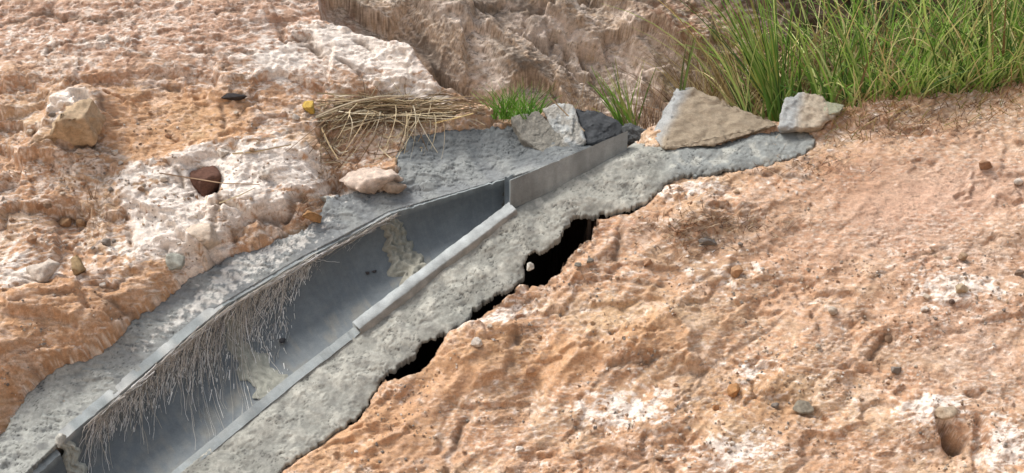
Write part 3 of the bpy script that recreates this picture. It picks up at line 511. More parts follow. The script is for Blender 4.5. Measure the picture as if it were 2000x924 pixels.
# ------------------------------------------------------------ blades, stems, roots
rnd = random.Random(5); nr = np.random.RandomState(11)
class Strips:
    """flat tapering strips gathered into one mesh"""
    def __init__(s): s.co = []; s.q = []; s.c = []; s.n = 0
    def add(s, pts, w0, w1, c0, c1, side=None, fold=.25):
        pts = np.asarray(pts, float); m = len(pts); d = np.gradient(pts, axis=0); d /= np.linalg.norm(d, axis=1, keepdims=True)+1e-9
        sd_ = np.array(side if side is not None else nr.randn(3), float); sd_ = np.cross(d, np.cross(sd_, d)); sd_ /= np.linalg.norm(sd_, axis=1, keepdims=True)+1e-9
        nm = np.cross(d, sd_); k = np.linspace(0, 1, m)[:, None]; wd = (w0*(1-k)+w1*k)/2
        a = pts-sd_*wd+nm*wd*fold; b = pts; c = pts+sd_*wd+nm*wd*fold
        s.co.append(np.stack([a, b, c], 1).reshape(-1, 3)); i = s.n+np.arange(m-1)*3
        s.q.append(np.stack([i, i+1, i+4, i+3], -1)); s.q.append(np.stack([i+1, i+2, i+5, i+4], -1)); s.n += 3*m
        cc = np.asarray(c0)*(1-k)+np.asarray(c1)*k; s.c.append(np.repeat(cc, 3, 0))
    def build(s, name, mat, parent=None, loc=None): return mesh(name, np.concatenate(s.co), np.concatenate(s.q), mat, np.clip(np.concatenate(s.c), 0, 1), parent=parent, loc=loc)
def blade(root, lean, L, droop, n=8):
    """arching blade: starts along +Z tilted by lean (x,y), bends over with droop"""
    d = np.array([lean[0], lean[1], 1.0]); d /= np.linalg.norm(d); hz = np.array([lean[0], lean[1], 0]); hn = np.linalg.norm(hz); hz = hz/hn if hn > 1e-6 else np.array([1., 0, 0])
    p = np.array(root, float); out = [p.copy()]
    for k in range(n-1):
        a = droop*(k/(n-1))**1.4; dk = d*math.cos(a)+(hz*.9-np.array([0, 0, .35]))*math.sin(a); p = p+dk*L/(n-1); out.append(p.copy())
    return np.array(out)
GREENS = [(.12, .24, .035), (.18, .31, .05), (.28, .38, .10), (.05, .11, .02), (.40, .44, .16)]; DRYC = [(.42, .33, .14), (.30, .21, .09), (.5, .42, .22), (.2, .12, .05)]
def shelf(px, off):
    """point on the ground behind the crest under plan column px, off metres beyond the crest"""
    uu = np.interp(px, np.array(CREST, float)[:, 0], crp[:, 0]); vv = Vc(uu)+off; return W(np.array([uu, vv, float(Hf(uu, vv))]))
tg = Strips()
for k in range(2300):
    px = 1440+nr.rand()**.75*900; off = nr.rand()**1.2*.62-.01; r = shelf(px, off); kx_ = sst(1400, 1750, px)
    if nr.rand() > .35+.65*sst(1500, 1760, px): continue
    L = (.30+.55*nr.rand())*(1.0 if px > 1560 else 1.05)*(.85+.5*min(1, max(0, off/.4)))
    if nr.rand() < .3 and off < .2: L *= .45
    lx = nr.randn()*.30-(.28*(1-kx_)); c = GREENS[nr.randint(5)]
    if nr.rand() < .17+.25*(1-kx_): c = DRYC[nr.randint(4)]
    c = np.array(c)*(.55+1.1*nr.rand()); tg.add(blade(r-np.array([0, 0, .01]), (lx, nr.randn()*.2-.08), L*(.6+.55*nr.rand()), abs(nr.randn())*1.0+.1), .007+.015*nr.rand()**1.5, .0015, c*.85, c*1.15, (1, nr.randn()*.5, 0))
for k in range(2200):  # short bright undergrowth along the crest
    px = 1660+nr.rand()**.8*700; off = nr.rand()*.2-.03; r = shelf(px, off); c = np.array(GREENS[1+nr.randint(4)])*(.9+.5*nr.rand())
    if nr.rand() < .15: c = np.array(DRYC[nr.randint(3)])
    tg.add(blade(r-np.array([0, 0, .01]), (nr.randn()*.6, nr.randn()*.4-.25), .10+.22*nr.rand(), .4+1.3*nr.rand()), .010, .001, c*.9, c*1.2, (1, nr.randn()*.6, 0))
for k in range(1300):   # dead stalks and leaf litter inside the stand
    px = 1380+nr.rand()**1.6*800; off = .15+nr.rand()*.6; r = shelf(px, off); c = np.array(DRYC[nr.randint(4)])*(.5+.7*nr.rand())
    tg.add(blade(r, (nr.randn()*.5, nr.randn()*.3), .2+.5*nr.rand(), nr.rand()*1.2), .005, .001, c*.8, c)
tag(tg.build('tall_grass', M_GRASS), 'tall green grass with dry stalks growing behind the crest at the right', 'grass', kind='stuff')
def tuft(name, root, n, Lr, spread, w, cols, label, cat, lean=(0, 0), group=None, droop=.7, mat=None, jit=.03):
    s = Strips()
    for k in range(n):
        a = nr.rand()*6.283; rr = nr.rand()**.5*jit; c = np.array(cols[nr.randint(len(cols))])*(.8+.4*nr.rand())
        s.add(blade(root+np.array([math.cos(a)*rr, math.sin(a)*rr, -.012]), (lean[0]+nr.randn()*spread, lean[1]+nr.randn()*spread), Lr[0]+nr.rand()*(Lr[1]-Lr[0]), abs(nr.randn())*droop), w, w*.15, c*.85, c*1.15, (1, nr.randn()*.5, 0))
    return tag(s.build(name, mat or M_GRASS, loc=root), label, cat, group)
SURF = lambda px, py: W(on(px, py, Hf))
tuft('grass_clump', shelf(1530, .06), 75, (.45, .95), .20, .011, GREENS[:4]+[(.3, .33, .07)], 'tall fanning clump of olive grass leaning left between the two pale blocks', 'grass clump', (-.30, 0), droop=.3)
tuft('grass_clump', shelf(1475, .12), 22, (.25, .6), .3, .008, GREENS[2:]+DRYC[:1], 'thin sparse olive grass behind the long triangular block', 'grass clump', (-.25, 0), droop=.4)
tuft('grass_tuft', shelf(1008, .0), 170, (.08, .23), .5, .0065, [(.08, .2, .02), (.12, .27, .03), (.16, .3, .04)], 'short dense bright green grass tuft at the right end of the straw heap', 'grass tuft', jit=.13)
tuft('grass_tuft', shelf(1000, .01), 8, (.2, .3), .5, .008, [(.10, .14, .04)], 'a few long dark blades rising out of the short green tuft', 'grass blades', jit=.08)
tuft('grass_tuft', shelf(1092, .02), 55, (.07, .17), .5, .005, [(.08, .2, .02), (.12, .25, .03)], 'small green grass tuft just behind the whitish concrete chunk', 'grass tuft', jit=.05)
tuft('grass_tuft', shelf(1235, .02), 34, (.2, .42), .25, .013, [(.16, .30, .04), (.10, .2, .03), (.28, .3, .08)], 'broad-bladed green grass tuft leaning left behind the dark rock', 'grass tuft', (-.42, 0), jit=.05, droop=.3)
tuft('grass_tuft', shelf(1258, .03), 45, (.15, .42), .28, .004, [(.2, .12, .06), (.12, .07, .04)], 'thin brown dry stalks left of the long triangular block', 'dry stalks', jit=.1, droop=.2, mat=M_STRAW)
tuft('grass_tuft', shelf(1140, .03), 30, (.15, .38), .25, .004, [(.2, .12, .06), (.30, .2, .1)], 'sparse dry brown stems rising behind the whitish chunk', 'dry stalks', jit=.12, droop=.2, mat=M_STRAW)
tuft('grass_tuft', shelf(1325, .0), 4, (.36, .46), .05, .02, [(.14, .2, .05), (.10, .13, .04)], 'single upright broad dark green blades standing behind the block peak', 'grass blade', (.12, 0), jit=.01, droop=.1)
tuft('grass_tuft', SURF(195, 385), 9, (.06, .17), .35, .005, [(.15, .09, .05), (.22, .14, .08)], 'few bare brown twigs sticking up from the rubble hollow on the left', 'twigs', jit=.05, droop=.1, mat=M_STRAW)
# roots and dry fringe along the right crest
fr = Strips()
for k in range(1100):
    px = 1600+nr.rand()*560; c = np.array([(.30, .17, .08), (.40, .28, .15), (.16, .09, .05), (.22, .2, .06)][nr.randint(4)])*(.7+.6*nr.rand()); r = shelf(px, -.28*nr.rand()**1.6+.03)
    fr.add(blade(r+NN*.004, (nr.randn()*1.2, -abs(nr.randn())*.8), .03+.07*nr.rand(), 1.2*nr.rand(), 5), .0045, .001, c, c*1.1)
tag(fr.build('root_fringe', M_STRAW), 'matted brown roots and dead grass along the top edge of the right bank', 'roots', kind='stuff')
dr_ = Strips()
for cx, cy, rx, ry, n_ in ((1400, 440, 120, 28, 330), (1330, 470, 60, 30, 120), (1560, 320, 110, 28, 160), (1800, 250, 160, 22, 200), (640, 335, 26, 18, 60), (175, 425, 40, 22, 70), (590, 400, 16, 20, 30), (1090, 270, 30, 20, 12), (30, 345, 30, 10, 30)):
    for k in range(n_):
        x_, y_ = cx+nr.randn()*rx*.6, cy+nr.randn()*ry*.6; r = W(on(x_, y_, Hf)); c = np.array([(.30, .19, .11), (.42, .31, .2), (.17, .10, .06), (.5, .4, .28)][nr.randint(4)])*(.7+.5*nr.rand())
        dr_.add(blade(r+NN*.002, (nr.randn()*1.4, -abs(nr.randn())*.9), .025+.05*nr.rand(), 1.3*nr.rand(), 5), .0038, .001, c, c*1.1)
tag(dr_.build('dead_roots', M_STRAW), 'short dead brown root hairs matted in gritty patches of both banks', 'roots', kind='stuff')
# straw heap
def stalk(a, b, sag, n=9, wob=.012, lift=0):
    a = np.asarray(a); b = np.asarray(b); k = np.linspace(0, 1, n)[:, None]; p = a*(1-k)+b*k; p = p+UP*(lift*4*k*(1-k)) - np.array([0, 0, 1])*sag*4*k*(1-k)
    return p+np.cumsum(nr.randn(n, 3), 0)*wob*np.linalg.norm(b-a)*.3*k
SC = [(.60, .50, .32), (.48, .37, .22), (.28, .20, .11), (.70, .62, .45), (.17, .11, .06)]
straw = empty('straw_heap', SURF(800, 245), 'heap of dry yellow straw lying on the bank above the dark mortar', 'straw heap')
st = Strips()
for k in range(150):
    cx = 665+nr.rand()*255; cy = 204+nr.rand()**1.3*40+(900-cx)*.03; an = math.radians(nr.randn()*11-3); hl = 25+nr.rand()*85; x0 = cx-hl*math.cos(an); y0 = cy+hl*math.sin(-an)*-1*0+hl*math.sin(-an); x1 = min(cx+hl*math.cos(an), 948); y1 = cy-hl*math.sin(-an)
    x0 = max(x0, 618); lo_ = lambda x: np.interp(x, [600, 800, 870, 948], [192, 192, 196, 220]); a = SURF(x0, max(y0, lo_(x0)))+NN*(.005+.05*nr.rand()**2); b = SURF(x1, max(y1, lo_(x1)))+NN*(.01+.08*nr.rand()); c = np.array(SC[nr.randint(5)])*(.6+.5*nr.rand()); st.add(stalk(a, b, .0, lift=.05*nr.rand()-.01, wob=.03), .006+.003*nr.rand(), .003, c, c*1.1)
for k in range(110):
    t = nr.rand()*6.28; cx = 690+nr.randn()*60; cy = 266+nr.randn()*26; r0 = 30+nr.rand()*30; P_ = [SURF(max(628, cx+r0*math.cos(t+q)), min(325, max(205, cy+.7*r0*math.sin(t+q))))+NN*(.01+.03*nr.rand()) for q in np.linspace(0, 1.2+nr.rand(), 8)]; c = np.array(SC[nr.randint(5)])*(.6+.5*nr.rand()); st.add(P_, .005, .003, c, c)
st.build('lying_stalks', M_STRAW, parent=straw)
st = Strips()
for k in range(34):
    x0 = 660+nr.rand()*210; y0 = 225+nr.rand()*25; dx = -20+nr.randn()*35-(45 if x0 < 760 else 0); y1 = y0+35+nr.rand()*85
    a = SURF(x0, y0)+NN*(.05+.05*nr.rand()); b = SURF(x0+dx, min(y1, 335))+NN*.012; m = (a+b)/2+NN*.06+np.array([-.05*np.sign(dx) if dx else 0, 0, 0]); k_ = np.linspace(0, 1, 10)[:, None]
    p = a*(1-k_)**2+2*m*k_*(1-k_)+b*k_**2; c = np.array(SC[nr.randint(5)])*(.7+.4*nr.rand()); st.add(p, .006, .003, c, c*1.05)
st.build('hanging_stalks', M_STRAW, parent=straw)
st = Strips()
for k in range(26):
    r = SURF(700+nr.rand()*110, 215)+NN*.03; c = np.array(SC[2+nr.randint(3)])*.8; st.add(blade(r, (nr.randn()*.5, nr.randn()*.2), .05+.12*nr.rand(), .3), .006, .002, c, c)
st.build('upright_stubble', M_STRAW, parent=straw)
def stem(pts, w, c, label, hh=.02, group=None):
    s = Strips(); P = [SURF(x, y)+NN*(hh+(z[0] if z else 0)) for x, y, *z in pts]; P = np.array(P); n = 14; kk_ = np.linspace(0, len(P)-1, n)
    Q = np.stack([np.interp(kk_, np.arange(len(P)), P[:, i]) for i in range(3)], 1); s.add(Q, w, w*.6, c, c); s.add(Q+NN*.001, w, w*.6, c, c, side=(.3, .5, 1))
    return tag(s.build('dry_stem', M_STRAW, loc=P[0]), label, 'dry stem', group)
stem([(455, 306), (500, 302), (570, 288)], .008, np.array([.36, .26, .14]), 'thin brown stem lying just above the white rock mass', .02)
stem([(315, 352), (380, 362), (440, 372), (510, 374)], .006, np.array([.3, .2, .12]), 'long thin twig crossing in front of the dark red-brown stone', .05)
stem([(430, 405), (470, 390), (500, 375)], .006, np.array([.45, .36, .22]), 'short pale straw lying right of the dark red-brown stone', .03)
stem([(630, 262), (645, 295), (662, 322)], .008, np.array([.62, .5, .3]), 'thick pale stalk slanting down at the left of the straw heap', .04)
stem([(935, 225), (1000, 215), (1045, 226)], .007, np.array([.5, .4, .22]), 'curved straw stalk lying below the short green tuft', .05)
stem([(848, 252), (880, 244), (925, 232)], .009, np.array([.6, .46, .22]), 'golden straw lying along the dark mortar top edge', .04)
stem([(1075, 225), (1105, 255), (1140, 288)], .007, np.array([.4, .28, .16]), 'reddish-brown stem running down across the whitish chunk', .12)
stem([(805, 276), (850, 281), (890, 278), (898, 262)], .006, np.array([.45, .36, .22]), 'bent straw lying on the dark mortar below the heap', .02)
stem([(1065, 300), (1066, 275), (1075, 258)], .005, np.array([.5, .42, .28]), 'short pale straw leaning on the tan slab', .05)
stem([(1283, 240), (1250, 232), (1222, 226)], .007, np.array([.2, .12, .07]), 'dark brown stem lying over the dark rock beside the triangular block', .10)

# dry roots hanging from the far lip over the inner wall
def wallpt(fpx, th, lift):
    xs = [118, 430, 590, 760]; ks = ['J0', 'J1', 'M', 'J2']; i = max(0, min(2, np.searchsorted(xs, fpx)-1)); s = (fpx-xs[i])/(xs[i+1]-xs[i]); F0, N0 = lip(ks[i]); F1, N1 = lip(ks[i+1])
    F = W(F0*(1-s)+F1*s); Nn = W(N0*(1-s)+N1*s); M = (F+Nn)/2; e = (Nn-F)/2; L = np.linalg.norm(e); ein = e*(1-.026/L)
    p = M-ein*abs(math.cos(th))**.9*(1 if math.cos(th) > 0 else -1)+dN*(.243*max(math.sin(th), 0)**.85); iw = M-p+NN*.05; iw /= np.linalg.norm(iw); return p+iw*lift
rt = Strips(); RC = [(.62, .60, .56), (.70, .68, .65), (.52, .48, .42), (.36, .33, .29), (.75, .74, .72), (.48, .44, .37)]
for k in range(760):
    fx = 150+nr.rand()**.9*470 if nr.rand() < .93 else 600+nr.rand()*150
    dens = np.interp(fx, [150, 200, 330, 400, 470, 520, 560, 620, 760], [.35, .5, .5, .9, 1.0, .75, .3, .2, .1])
    if nr.rand() > dens+.15: continue
    dirx = np.array(W(lip('J1')[0]))-W(lip('J0')[0]); L = dens*(.15+.95*nr.rand()**1.8)*1.5*(.55+.9*abs(math.sin(fx*.043)+.5*math.sin(fx*.11))); n = 12; f_ = fx; pts = []; dr = nr.randn()*1.6-3.6*L
    t0 = -.0 if nr.rand() < .6 else nr.rand()*.5*dens
    for j in range(n):
        th = .02+t0+(L)*j/(n-1); f_ += dr+nr.randn()*1.5; pts.append(wallpt(f_, th, .004+.010*nr.rand()*(1 if j else .5)+.006*(1-j/n)))
    c = np.array(RC[nr.randint(6)])*(.8+.4*nr.rand()); rt.add(pts, .0024, .0012, c, c*1.1)
for k in range(1900):    # short broken rootlets stuck to the wall
    fx = 170+nr.rand()*430; dens = np.interp(fx, [170, 230, 330, 400, 470, 520, 560, 600], [.3, .45, .5, .95, 1.0, .75, .3, .2]); th = .05+nr.rand()**.9*1.75*dens*(.35+.65*nr.rand()); ln = .04+.12*nr.rand()**2; f_ = fx; pts = []; an = nr.randn()*.8
    for j in range(4): pts.append(wallpt(f_, th+ln*j/3, .003+.004*nr.rand())); f_ += (an-1.2)*ln*14
    c = np.array([(.72, .72, .70), (.6, .59, .56), (.78, .78, .76), (.40, .38, .34)][nr.randint(4)])*(.8+.4*nr.rand()); rt.add(pts, .0036, .002, c, c)
for k in range(420):    # matted part along the lip
    fx = 150+nr.rand()*640; p0 = wallpt(fx, .05+.1*nr.rand(), .006)+NN*(.004+.014*nr.rand()); p1 = wallpt(min(fx+20+nr.rand()*50, 800) if fx < 740 else fx+8, .02+.1*nr.rand(), .01)+NN*(.003+.014*nr.rand()); c = np.array(RC[nr.randint(6)])*(.7+.4*nr.rand()); rt.add(stalk(p0, p1, 0, 7, .06), .0045, .0025, c, c)
tag(rt.build('hanging_roots', M_STRAW), 'fringe of pale dry roots hanging from the uphill lip down the channel wall', 'roots', kind='stuff')

# ------------------------------------------------------------ stones and broken concrete
import bmesh
def hull_rock(name, pts, mat, c, seed, amp=.006, cuts=0, sub=4, parent=None, colvar=.2, c2=None):
    """rock = convex hull of points (world), finely divided and roughened"""
    bm = bmesh.new()
    for p in pts: bm.verts.new(p)
    r = bmesh.ops.convex_hull(bm, input=bm.verts); 
    bmesh.ops.delete(bm, geom=[g for g in r['geom_interior'] if isinstance(g, bmesh.types.BMVert)], context='VERTS')
    bmesh.ops.bevel(bm, geom=list(bm.edges), offset=amp*1.0, segments=1, affect='EDGES', clamp_overlap=True)
    bmesh.ops.triangulate(bm, faces=bm.faces)
    for _ in range(sub):
        mx = max(e.calc_length() for e in bm.edges)
        if mx < .008: break
        bmesh.ops.subdivide_edges(bm, edges=[e for e in bm.edges if e.calc_length() > mx*.45], cuts=1, use_grid_fill=False); bmesh.ops.triangulate(bm, faces=bm.faces)
    bm.normal_update(); co = np.array([v_.co for v_ in bm.verts]); nm = np.array([v_.normal for v_ in bm.verts]); fs = np.array([[v_.index for v_ in f.verts] for f in bm.faces]); bm.free()
    s = 1.0; a = fbm(co[:, 0]*18+seed, (co[:, 2]+co[:, 1]*.6)*18, 4, seed)+.5*fbm(co[:, 0]*60, (co[:, 2]-co[:, 1]*.6)*60, 3, seed+1); b = facet(co[:, 0]*22+seed, (co[:, 2]-co[:, 1]*.7)*26, seed)[0]
    co = co+nm*(amp*(a*.9+b*.7))[:, None]; cc_ = np.array(c)[None]*(1+colvar*fbm(co[:, 0]*30, (co[:, 2]+co[:, 1])*30, 3, seed+3))[:, None]
    if c2 is not None: m = c2(co); cc_ = cc_*(1-m[0][:, None])+np.array(m[1])[None]*m[0][:, None]
    base = co.mean(0); base[2] = co[:, 2].min(); return mesh(name, co, fs, mat, np.clip(cc_, .02, .8), smooth=True, loc=base, parent=parent)
def block(name, front, back, mat, c, seed, label, cat, amp=.006, c2=None, colvar=.15, group=None):
    """front: (px,py,h) corners; back: metres the block runs back and down behind them"""
    f = np.array([W(at(x, y, h_)) for x, y, h_ in front]); b = np.array(back, float); pts = list(f)+list(f+b)
    return tag(hull_rock(name, pts, mat, c, seed, amp, sub=7, c2=c2, colvar=colvar), label, cat, group)
def leftgrey(x0, x1, slope):
    def f(co):
        ux, uy = plan(*[toslope(co)[:, i] for i in range(3)]); n = fbm(co[:, 0]*20, co[:, 2]*20, 3, 5)*8
        m = sst(x1, x0, ux+slope*(uy-200)+n*.6); return m, (.40, .41, .40)
    return f
block('concrete_block', [(1272, 262, .19), (1322, 173, .30), (1346, 171, .30), (1400, 196, .28), (1460, 222, .26), (1519, 243, .26), (1395, 282, .235), (1298, 291, .235)], (.02, .11, -.02), M_ROCK, (.35, .285, .205), 21,
      'long triangular tan concrete slab with a grey broken left edge, on the crest', 'concrete block', .012, leftgrey(1318, 1345, .56))
block('concrete_block', [(1518, 252, .29), (1532, 190, .34), (1573, 180, .35), (1612, 190, .35), (1630, 226, .33), (1588, 254, .30)], (.03, .10, -.02), M_ROCK, (.45, .38, .29), 22,
      'small pale concrete chunk with a grey left face, beside the tall grass', 'concrete block', .012, leftgrey(1552, 1578, .2))
block('concrete_block', [(1606, 198, .34), (1652, 204, .34), (1640, 220, .33), (1612, 226, .33)], (.0, .06, -.02), M_ROCK, (.36, .36, .26), 23, 'thin pale greenish slab tip right of the small pale chunk', 'concrete block', .004)
block('concrete_block', [(1060, 212, .14), (1083, 201, .15), (1117, 203, .15), (1132, 240, .12), (1144, 280, .07), (1108, 293, .06), (1078, 250, .1)], (.02, .10, -.03), M_ROCK, (.47, .48, .46), 24,
      'upright whitish grey concrete chunk at the head of the channel', 'concrete block', .008, lambda co: (sst(-.1, .3, fbm(co[:, 0]*14, co[:, 2]*14, 3, 8))*.5, (.36, .31, .24)))
block('concrete_block', [(997, 228, .12), (1050, 216, .13), (1070, 250, .10), (1118, 290, .065), (1062, 302, .055), (1018, 270, .08)], (.0, .09, -.05), M_ROCK, (.25, .235, .20), 25,
      'tan leaning slab under the short green tuft, left of the whitish chunk', 'concrete block', .006)
block('dark_rock', [(1126, 214, .12), (1168, 217, .13), (1205, 235, .12), (1226, 256, .09), (1215, 275, .06), (1145, 282, .06), (1135, 250, .09)], (.02, .12, -.03), M_ROCK, (.075, .08, .085), 26,
      'dark charcoal rock lump between the whitish chunk and the top of the channel', 'rock', .010)
block('dark_rock', [(1215, 243, .14), (1245, 241, .15), (1275, 262, .15), (1282, 278, .12), (1225, 275, .09)], (.0, .10, -.03), M_ROCK, (.10, .105, .105), 27, 'low dark grey rubble against the foot of the triangular block', 'rock', .009)
NPT = 15
def rock(px, py, w_, hgt, c, seed, label, cat='stone', name='stone', group=None, c2=None, sink=.3, fn=None, amp=None, colvar=.25):
    """loose rock: w_ by hgt in photo pixels, resting on the ground"""
    p = SURF(px, py) if fn is None else fn; dep = np.linalg.norm(p-CAM); a = w_/2*dep/FP; b = hgt/2*dep/FP; r = np.random.RandomState(seed)
    pts = []
    for k in range(NPT):
        d = r.randn(3); d /= np.linalg.norm(d); pts.append(p+np.array([d[0]*a, d[1]*(a+b)/2, d[2]*b])*(.85+.3*r.rand())+NN*b*(1-sink))
    return tag(hull_rock(name, pts, M_ROCK, c, seed, amp if amp else min(.006, b*.12), sub=3, c2=c2, colvar=colvar), label, cat, group)
rock(408, 370, 72, 76, (.13, .065, .045), 31, 'dark red-brown block lodged in a notch of the white rock', sink=.2)
rock(725, 366, 140, 52, (.62, .50, .41), 32, 'large pale cream rock lying on the mortar below the straw', sink=.15, amp=.016, colvar=.35)
rock(770, 372, 60, 34, (.40, .30, .22), 33, 'tan rock leaning on the right end of the large cream rock', sink=.1)
rock(607, 218, 30, 34, (.50, .34, .08), 34, 'mustard yellow lump beside the left end of the straw heap')
rock(458, 192, 52, 18, (.05, .045, .045), 35, 'flat blackish stone lying on the pink ledge', sink=.4)
rock(344, 524, 42, 44, (.36, .36, .31), 36, 'smooth grey-green stone at the edge of the far mortar', sink=.2)
rock(612, 434, 40, 34, (.42, .24, .11), 37, 'rounded orange stone on the mortar left of the channel bend', sink=.1)
rock(640, 392, 34, 14, (.66, .64, .56), 38, 'small white flake left of the large cream rock', sink=.2)
rock(128, 790, 32, 16, (.45, .30, .18), 39, 'single tan pebble lying on the lower far mortar', sink=.1)
rock(150, 262, 136, 100, (.50, .37, .24), 40, 'big angular tan boulder jutting from the left bank', sink=.35, amp=.018)
rock(400, 468, 84, 60, (.60, .50, .40), 41, 'rounded whitish rock at the lower end of the white mass', sink=.5)
rock(90, 540, 66, 46, (.58, .50, .42), 42, 'white crumbly rock in the rubble at the left', sink=.4)
rock(155, 530, 34, 44, (.34, .24, .13), 43, 'upright brown stone in the left rubble hollow', sink=.3)
rock(130, 440, 28, 22, (.36, .22, .12), 44, 'brown round stone, left one of the pair under the twigs')
rock(160, 438, 24, 22, (.40, .26, .15), 45, 'brown round stone, right one of the pair under the twigs')
rock(1570, 803, 52, 30, (.24, .21, .16), 46, 'dark grey-brown faceted stone at the lower middle of the right slope')
rock(1432, 768, 28, 30, (.40, .21, .09), 47, 'rust orange stone, upper of two on the right slope')
rock(1398, 800, 18, 16, (.33, .16, .07), 48, 'small rust stone below the rust orange one')
rock(1922, 328, 34, 20, (.34, .2, .12), 49, 'brown stone alone on the smooth upper right slope')
rock(1876, 570, 26, 24, (.46, .36, .24), 50, 'round tan pebble set in the white patch at the right')
rock(1858, 592, 14, 11, (.13, .09, .07), 51, 'tiny dark pebble left below the round tan pebble')
rock(1988, 540, 20, 20, (.22, .16, .12), 52, 'brown stone at the right edge of the slope')
rock(1840, 812, 60, 36, (.50, .40, .29), 53, 'pale cream rock arching over the hollow at the lower right', sink=.2)
rock(1130, 520, 22, 14, (.24, .22, .18), 54, 'grey pebble just below the largest dark hollow')
rock(1152, 512, 18, 12, (.20, .19, .165), 55, 'darker grey pebble second from the largest dark hollow')
rock(1384, 476, 40, 18, (.17, .155, .14), 56, 'flat dark grey stone in the brown gritty patch')
rock(1440, 536, 30, 26, (.42, .25, .14), 57, 'orange-brown stone below the brown gritty patch')
rock(1045, 530, 20, 20, (.55, .52, .45), 58, 'pale mortar crumb caught in the mouth of the largest hollow', fn=W(at(1034, 526, .12)))
rock(575, 656, 15, 12, (.07, .07, .075), 60, 'dark pebble lying inside the channel below the roots', fn=wallpt(500, 1.25, .006))
rock(738, 516, 12, 8, (.07, .06, .06), 61, 'left of two dark crumbs on the channel wall', fn=wallpt(690, .95, .003), group='dark crumbs in the channel')
rock(752, 520, 12, 8, (.07, .06, .06), 62, 'right of two dark crumbs on the channel wall', fn=wallpt(702, 1.0, .003), group='dark crumbs in the channel')
rock(205, 860, 22, 30, (.44, .43, .38), 63, 'pale mortar lump at the lowest joint of the channel', fn=W(at(122, 868, .03)))
# many look-alike stones on the two banks
tones = [(.42, .30, .2), (.52, .44, .35), (.3, .2, .13), (.24, .21, .18), (.60, .54, .47), (.36, .215, .13)]; TN = ['tan', 'cream', 'brown', 'grey', 'whitish', 'reddish']
MARK_R = [(1080, 490, 'the largest dark hollow'), (935, 610, 'the middle dark hollow'), (800, 700, 'the lowest dark hollow'), (1384, 476, 'the flat dark grey stone'), (1440, 536, 'the orange-brown stone'), (1570, 803, 'the faceted grey-brown stone'),
 (1432, 768, 'the rust orange stone'), (1868, 580, 'the white patch with the round tan pebble'), (1870, 850, 'the lower right hollow'), (1450, 320, 'the triangular slab'), (1922, 328, 'the lone brown stone'), (1280, 680, 'the sandy bulge'), (940, 700, 'the orange rounded bulge')]
MARK_L = [(408, 372, 'the dark red-brown block'), (150, 250, 'the angular tan boulder'), (145, 440, 'the pair of round stones under the twigs'), (400, 468, 'the rounded whitish rock'), (90, 540, 'the white crumbly rock'), (607, 218, 'the mustard yellow lump'), (458, 192, 'the flat blackish stone'), (344, 524, 'the grey-green stone'), (300, 290, 'the smooth sandy face')]
def scatter(n, pick, marks, side, group, seed0):
    seen = set(); k = 0; tries = 0
    while k < n and tries < 6000:
        tries += 1; q = pick()
        if q is None: continue
        x, y = q; s_ = 7+14*nr.rand()**2.3; ti = nr.randint(6); m = min(marks, key=lambda m: (m[0]-x)**2+(m[1]-y)**2); dx, dy = x-m[0], y-m[1]; ds = math.hypot(dx, dy)
        if ds < 26: continue
        a = math.degrees(math.atan2(-dy, dx)) % 360; rel = ['right of', 'upper right of', 'above', 'upper left of', 'left of', 'lower left of', 'below', 'lower right of'][int((a+22.5)//45) % 8]
        lab = '%s %s stone %s %s %s' % ('tiny' if s_ < 10 else 'small', TN[ti], 'just' if ds < 75 else 'farther', rel, m[2])
        if lab in seen: continue
        seen.add(lab); rock(x, y, s_*1.3, s_, np.array(tones[ti])*(.9+.2*nr.rand()), seed0+k, lab, group=group); k += 1
def pick_r():
    x = 900+nr.rand()*1090; y = 300+nr.rand()*615
    return None if y < np.interp(x, [900, 1150, 1300, 1600, 2000], [680, 470, 380, 310, 240]) or (1600 < x < 1980 and 300 < y < 460) else (x, y)
def pick_l():
    x = 10+nr.rand()*600; y = 210+nr.rand()*400
    return None if y > np.interp(x, [0, 250, 450, 600], [520, 600, 480, 420]) else (x, y)
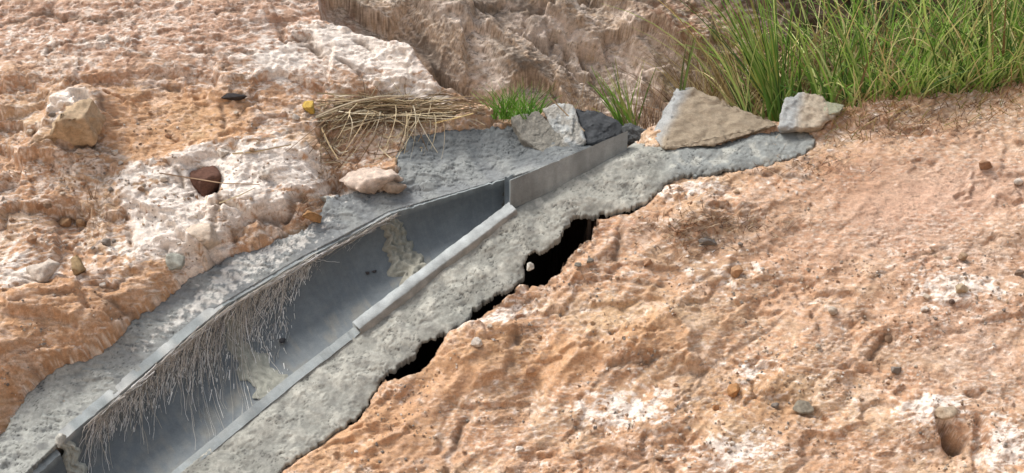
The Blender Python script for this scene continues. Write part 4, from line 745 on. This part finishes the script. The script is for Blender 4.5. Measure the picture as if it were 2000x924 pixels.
scatter(36, pick_r, MARK_R, 'right', 'loose stones on the right slope', 200)
scatter(38, pick_l, MARK_L, 'left', 'loose stones on the left bank', 400)
# gravel nobody could count: small angular grains over both banks
ng = 2600; gx = nr.rand(ng*3)*2100-50; gy = nr.rand(ng*3)*700+230
A = np.array([at(x, y, .1) for x, y in zip(gx, gy)]); 
for _ in range(5):
    hh_ = Hf(A[:, 0], A[:, 1]); A = np.array([at(x, y, q) for x, y, q in zip(gx, gy, hh_)])
dnn = fbm(A[:, 0]*3, A[:, 1]*4, 3, 151)+fbm(A[:, 0]*9, A[:, 1]*9, 3, 152)*.5+.45*G2(gx, gy, 1350, 460, 250, 80, 0)+.3*G2(gx, gy, 1250, 520, 200, 60, -.4)-.8*G2(gx, gy, 1780, 390, 220, 80, -.2)
okk = (polysd(gx, gy, MORTAR_NEAR) > 8) & (polysd(gx, gy, MORTAR_FAR) > 8) & (polysd(gx, gy, CHAN) > 12) & (dnn > .02) & (np.min([polysd(gx, gy, P_) for P_ in VOIDS], 0) > 4) & (A[:, 1] < Vc(A[:, 0])-.02)
A = A[okk][:ng]; A[:, 2] = Hf(A[:, 0], A[:, 1]); P = W(A); ico = np.array([(0, 0, 1), (1, 0, 0), (0, 1, 0), (-1, 0, 0), (0, -1, 0), (0, 0, -1)], float); fi = np.array([(0, 1, 2), (0, 2, 3), (0, 3, 4), (0, 4, 1), (5, 2, 1), (5, 3, 2), (5, 4, 3), (5, 1, 4)])
co = []; fs = []; cs = []
for i, p in enumerate(P):
    s = .0035+.007*nr.rand()**3; R_, _ = np.linalg.qr(nr.randn(3, 3)); co.append((ico*(.7+.6*nr.rand(6, 1))*s*np.array([1.2, 1, .8]))@R_+p+NN*s*.3); fs.append(fi+6*i); cs.append(np.tile(np.array(tones[nr.randint(6)])*(.7+.5*nr.rand()), (6, 1)))
g = mesh('gravel', np.concatenate(co), np.concatenate(fs), M_ROCK, np.concatenate(cs), smooth=False); tag(g, 'fine angular gravel and crumbs strewn over both eroded banks', 'gravel', kind='stuff')
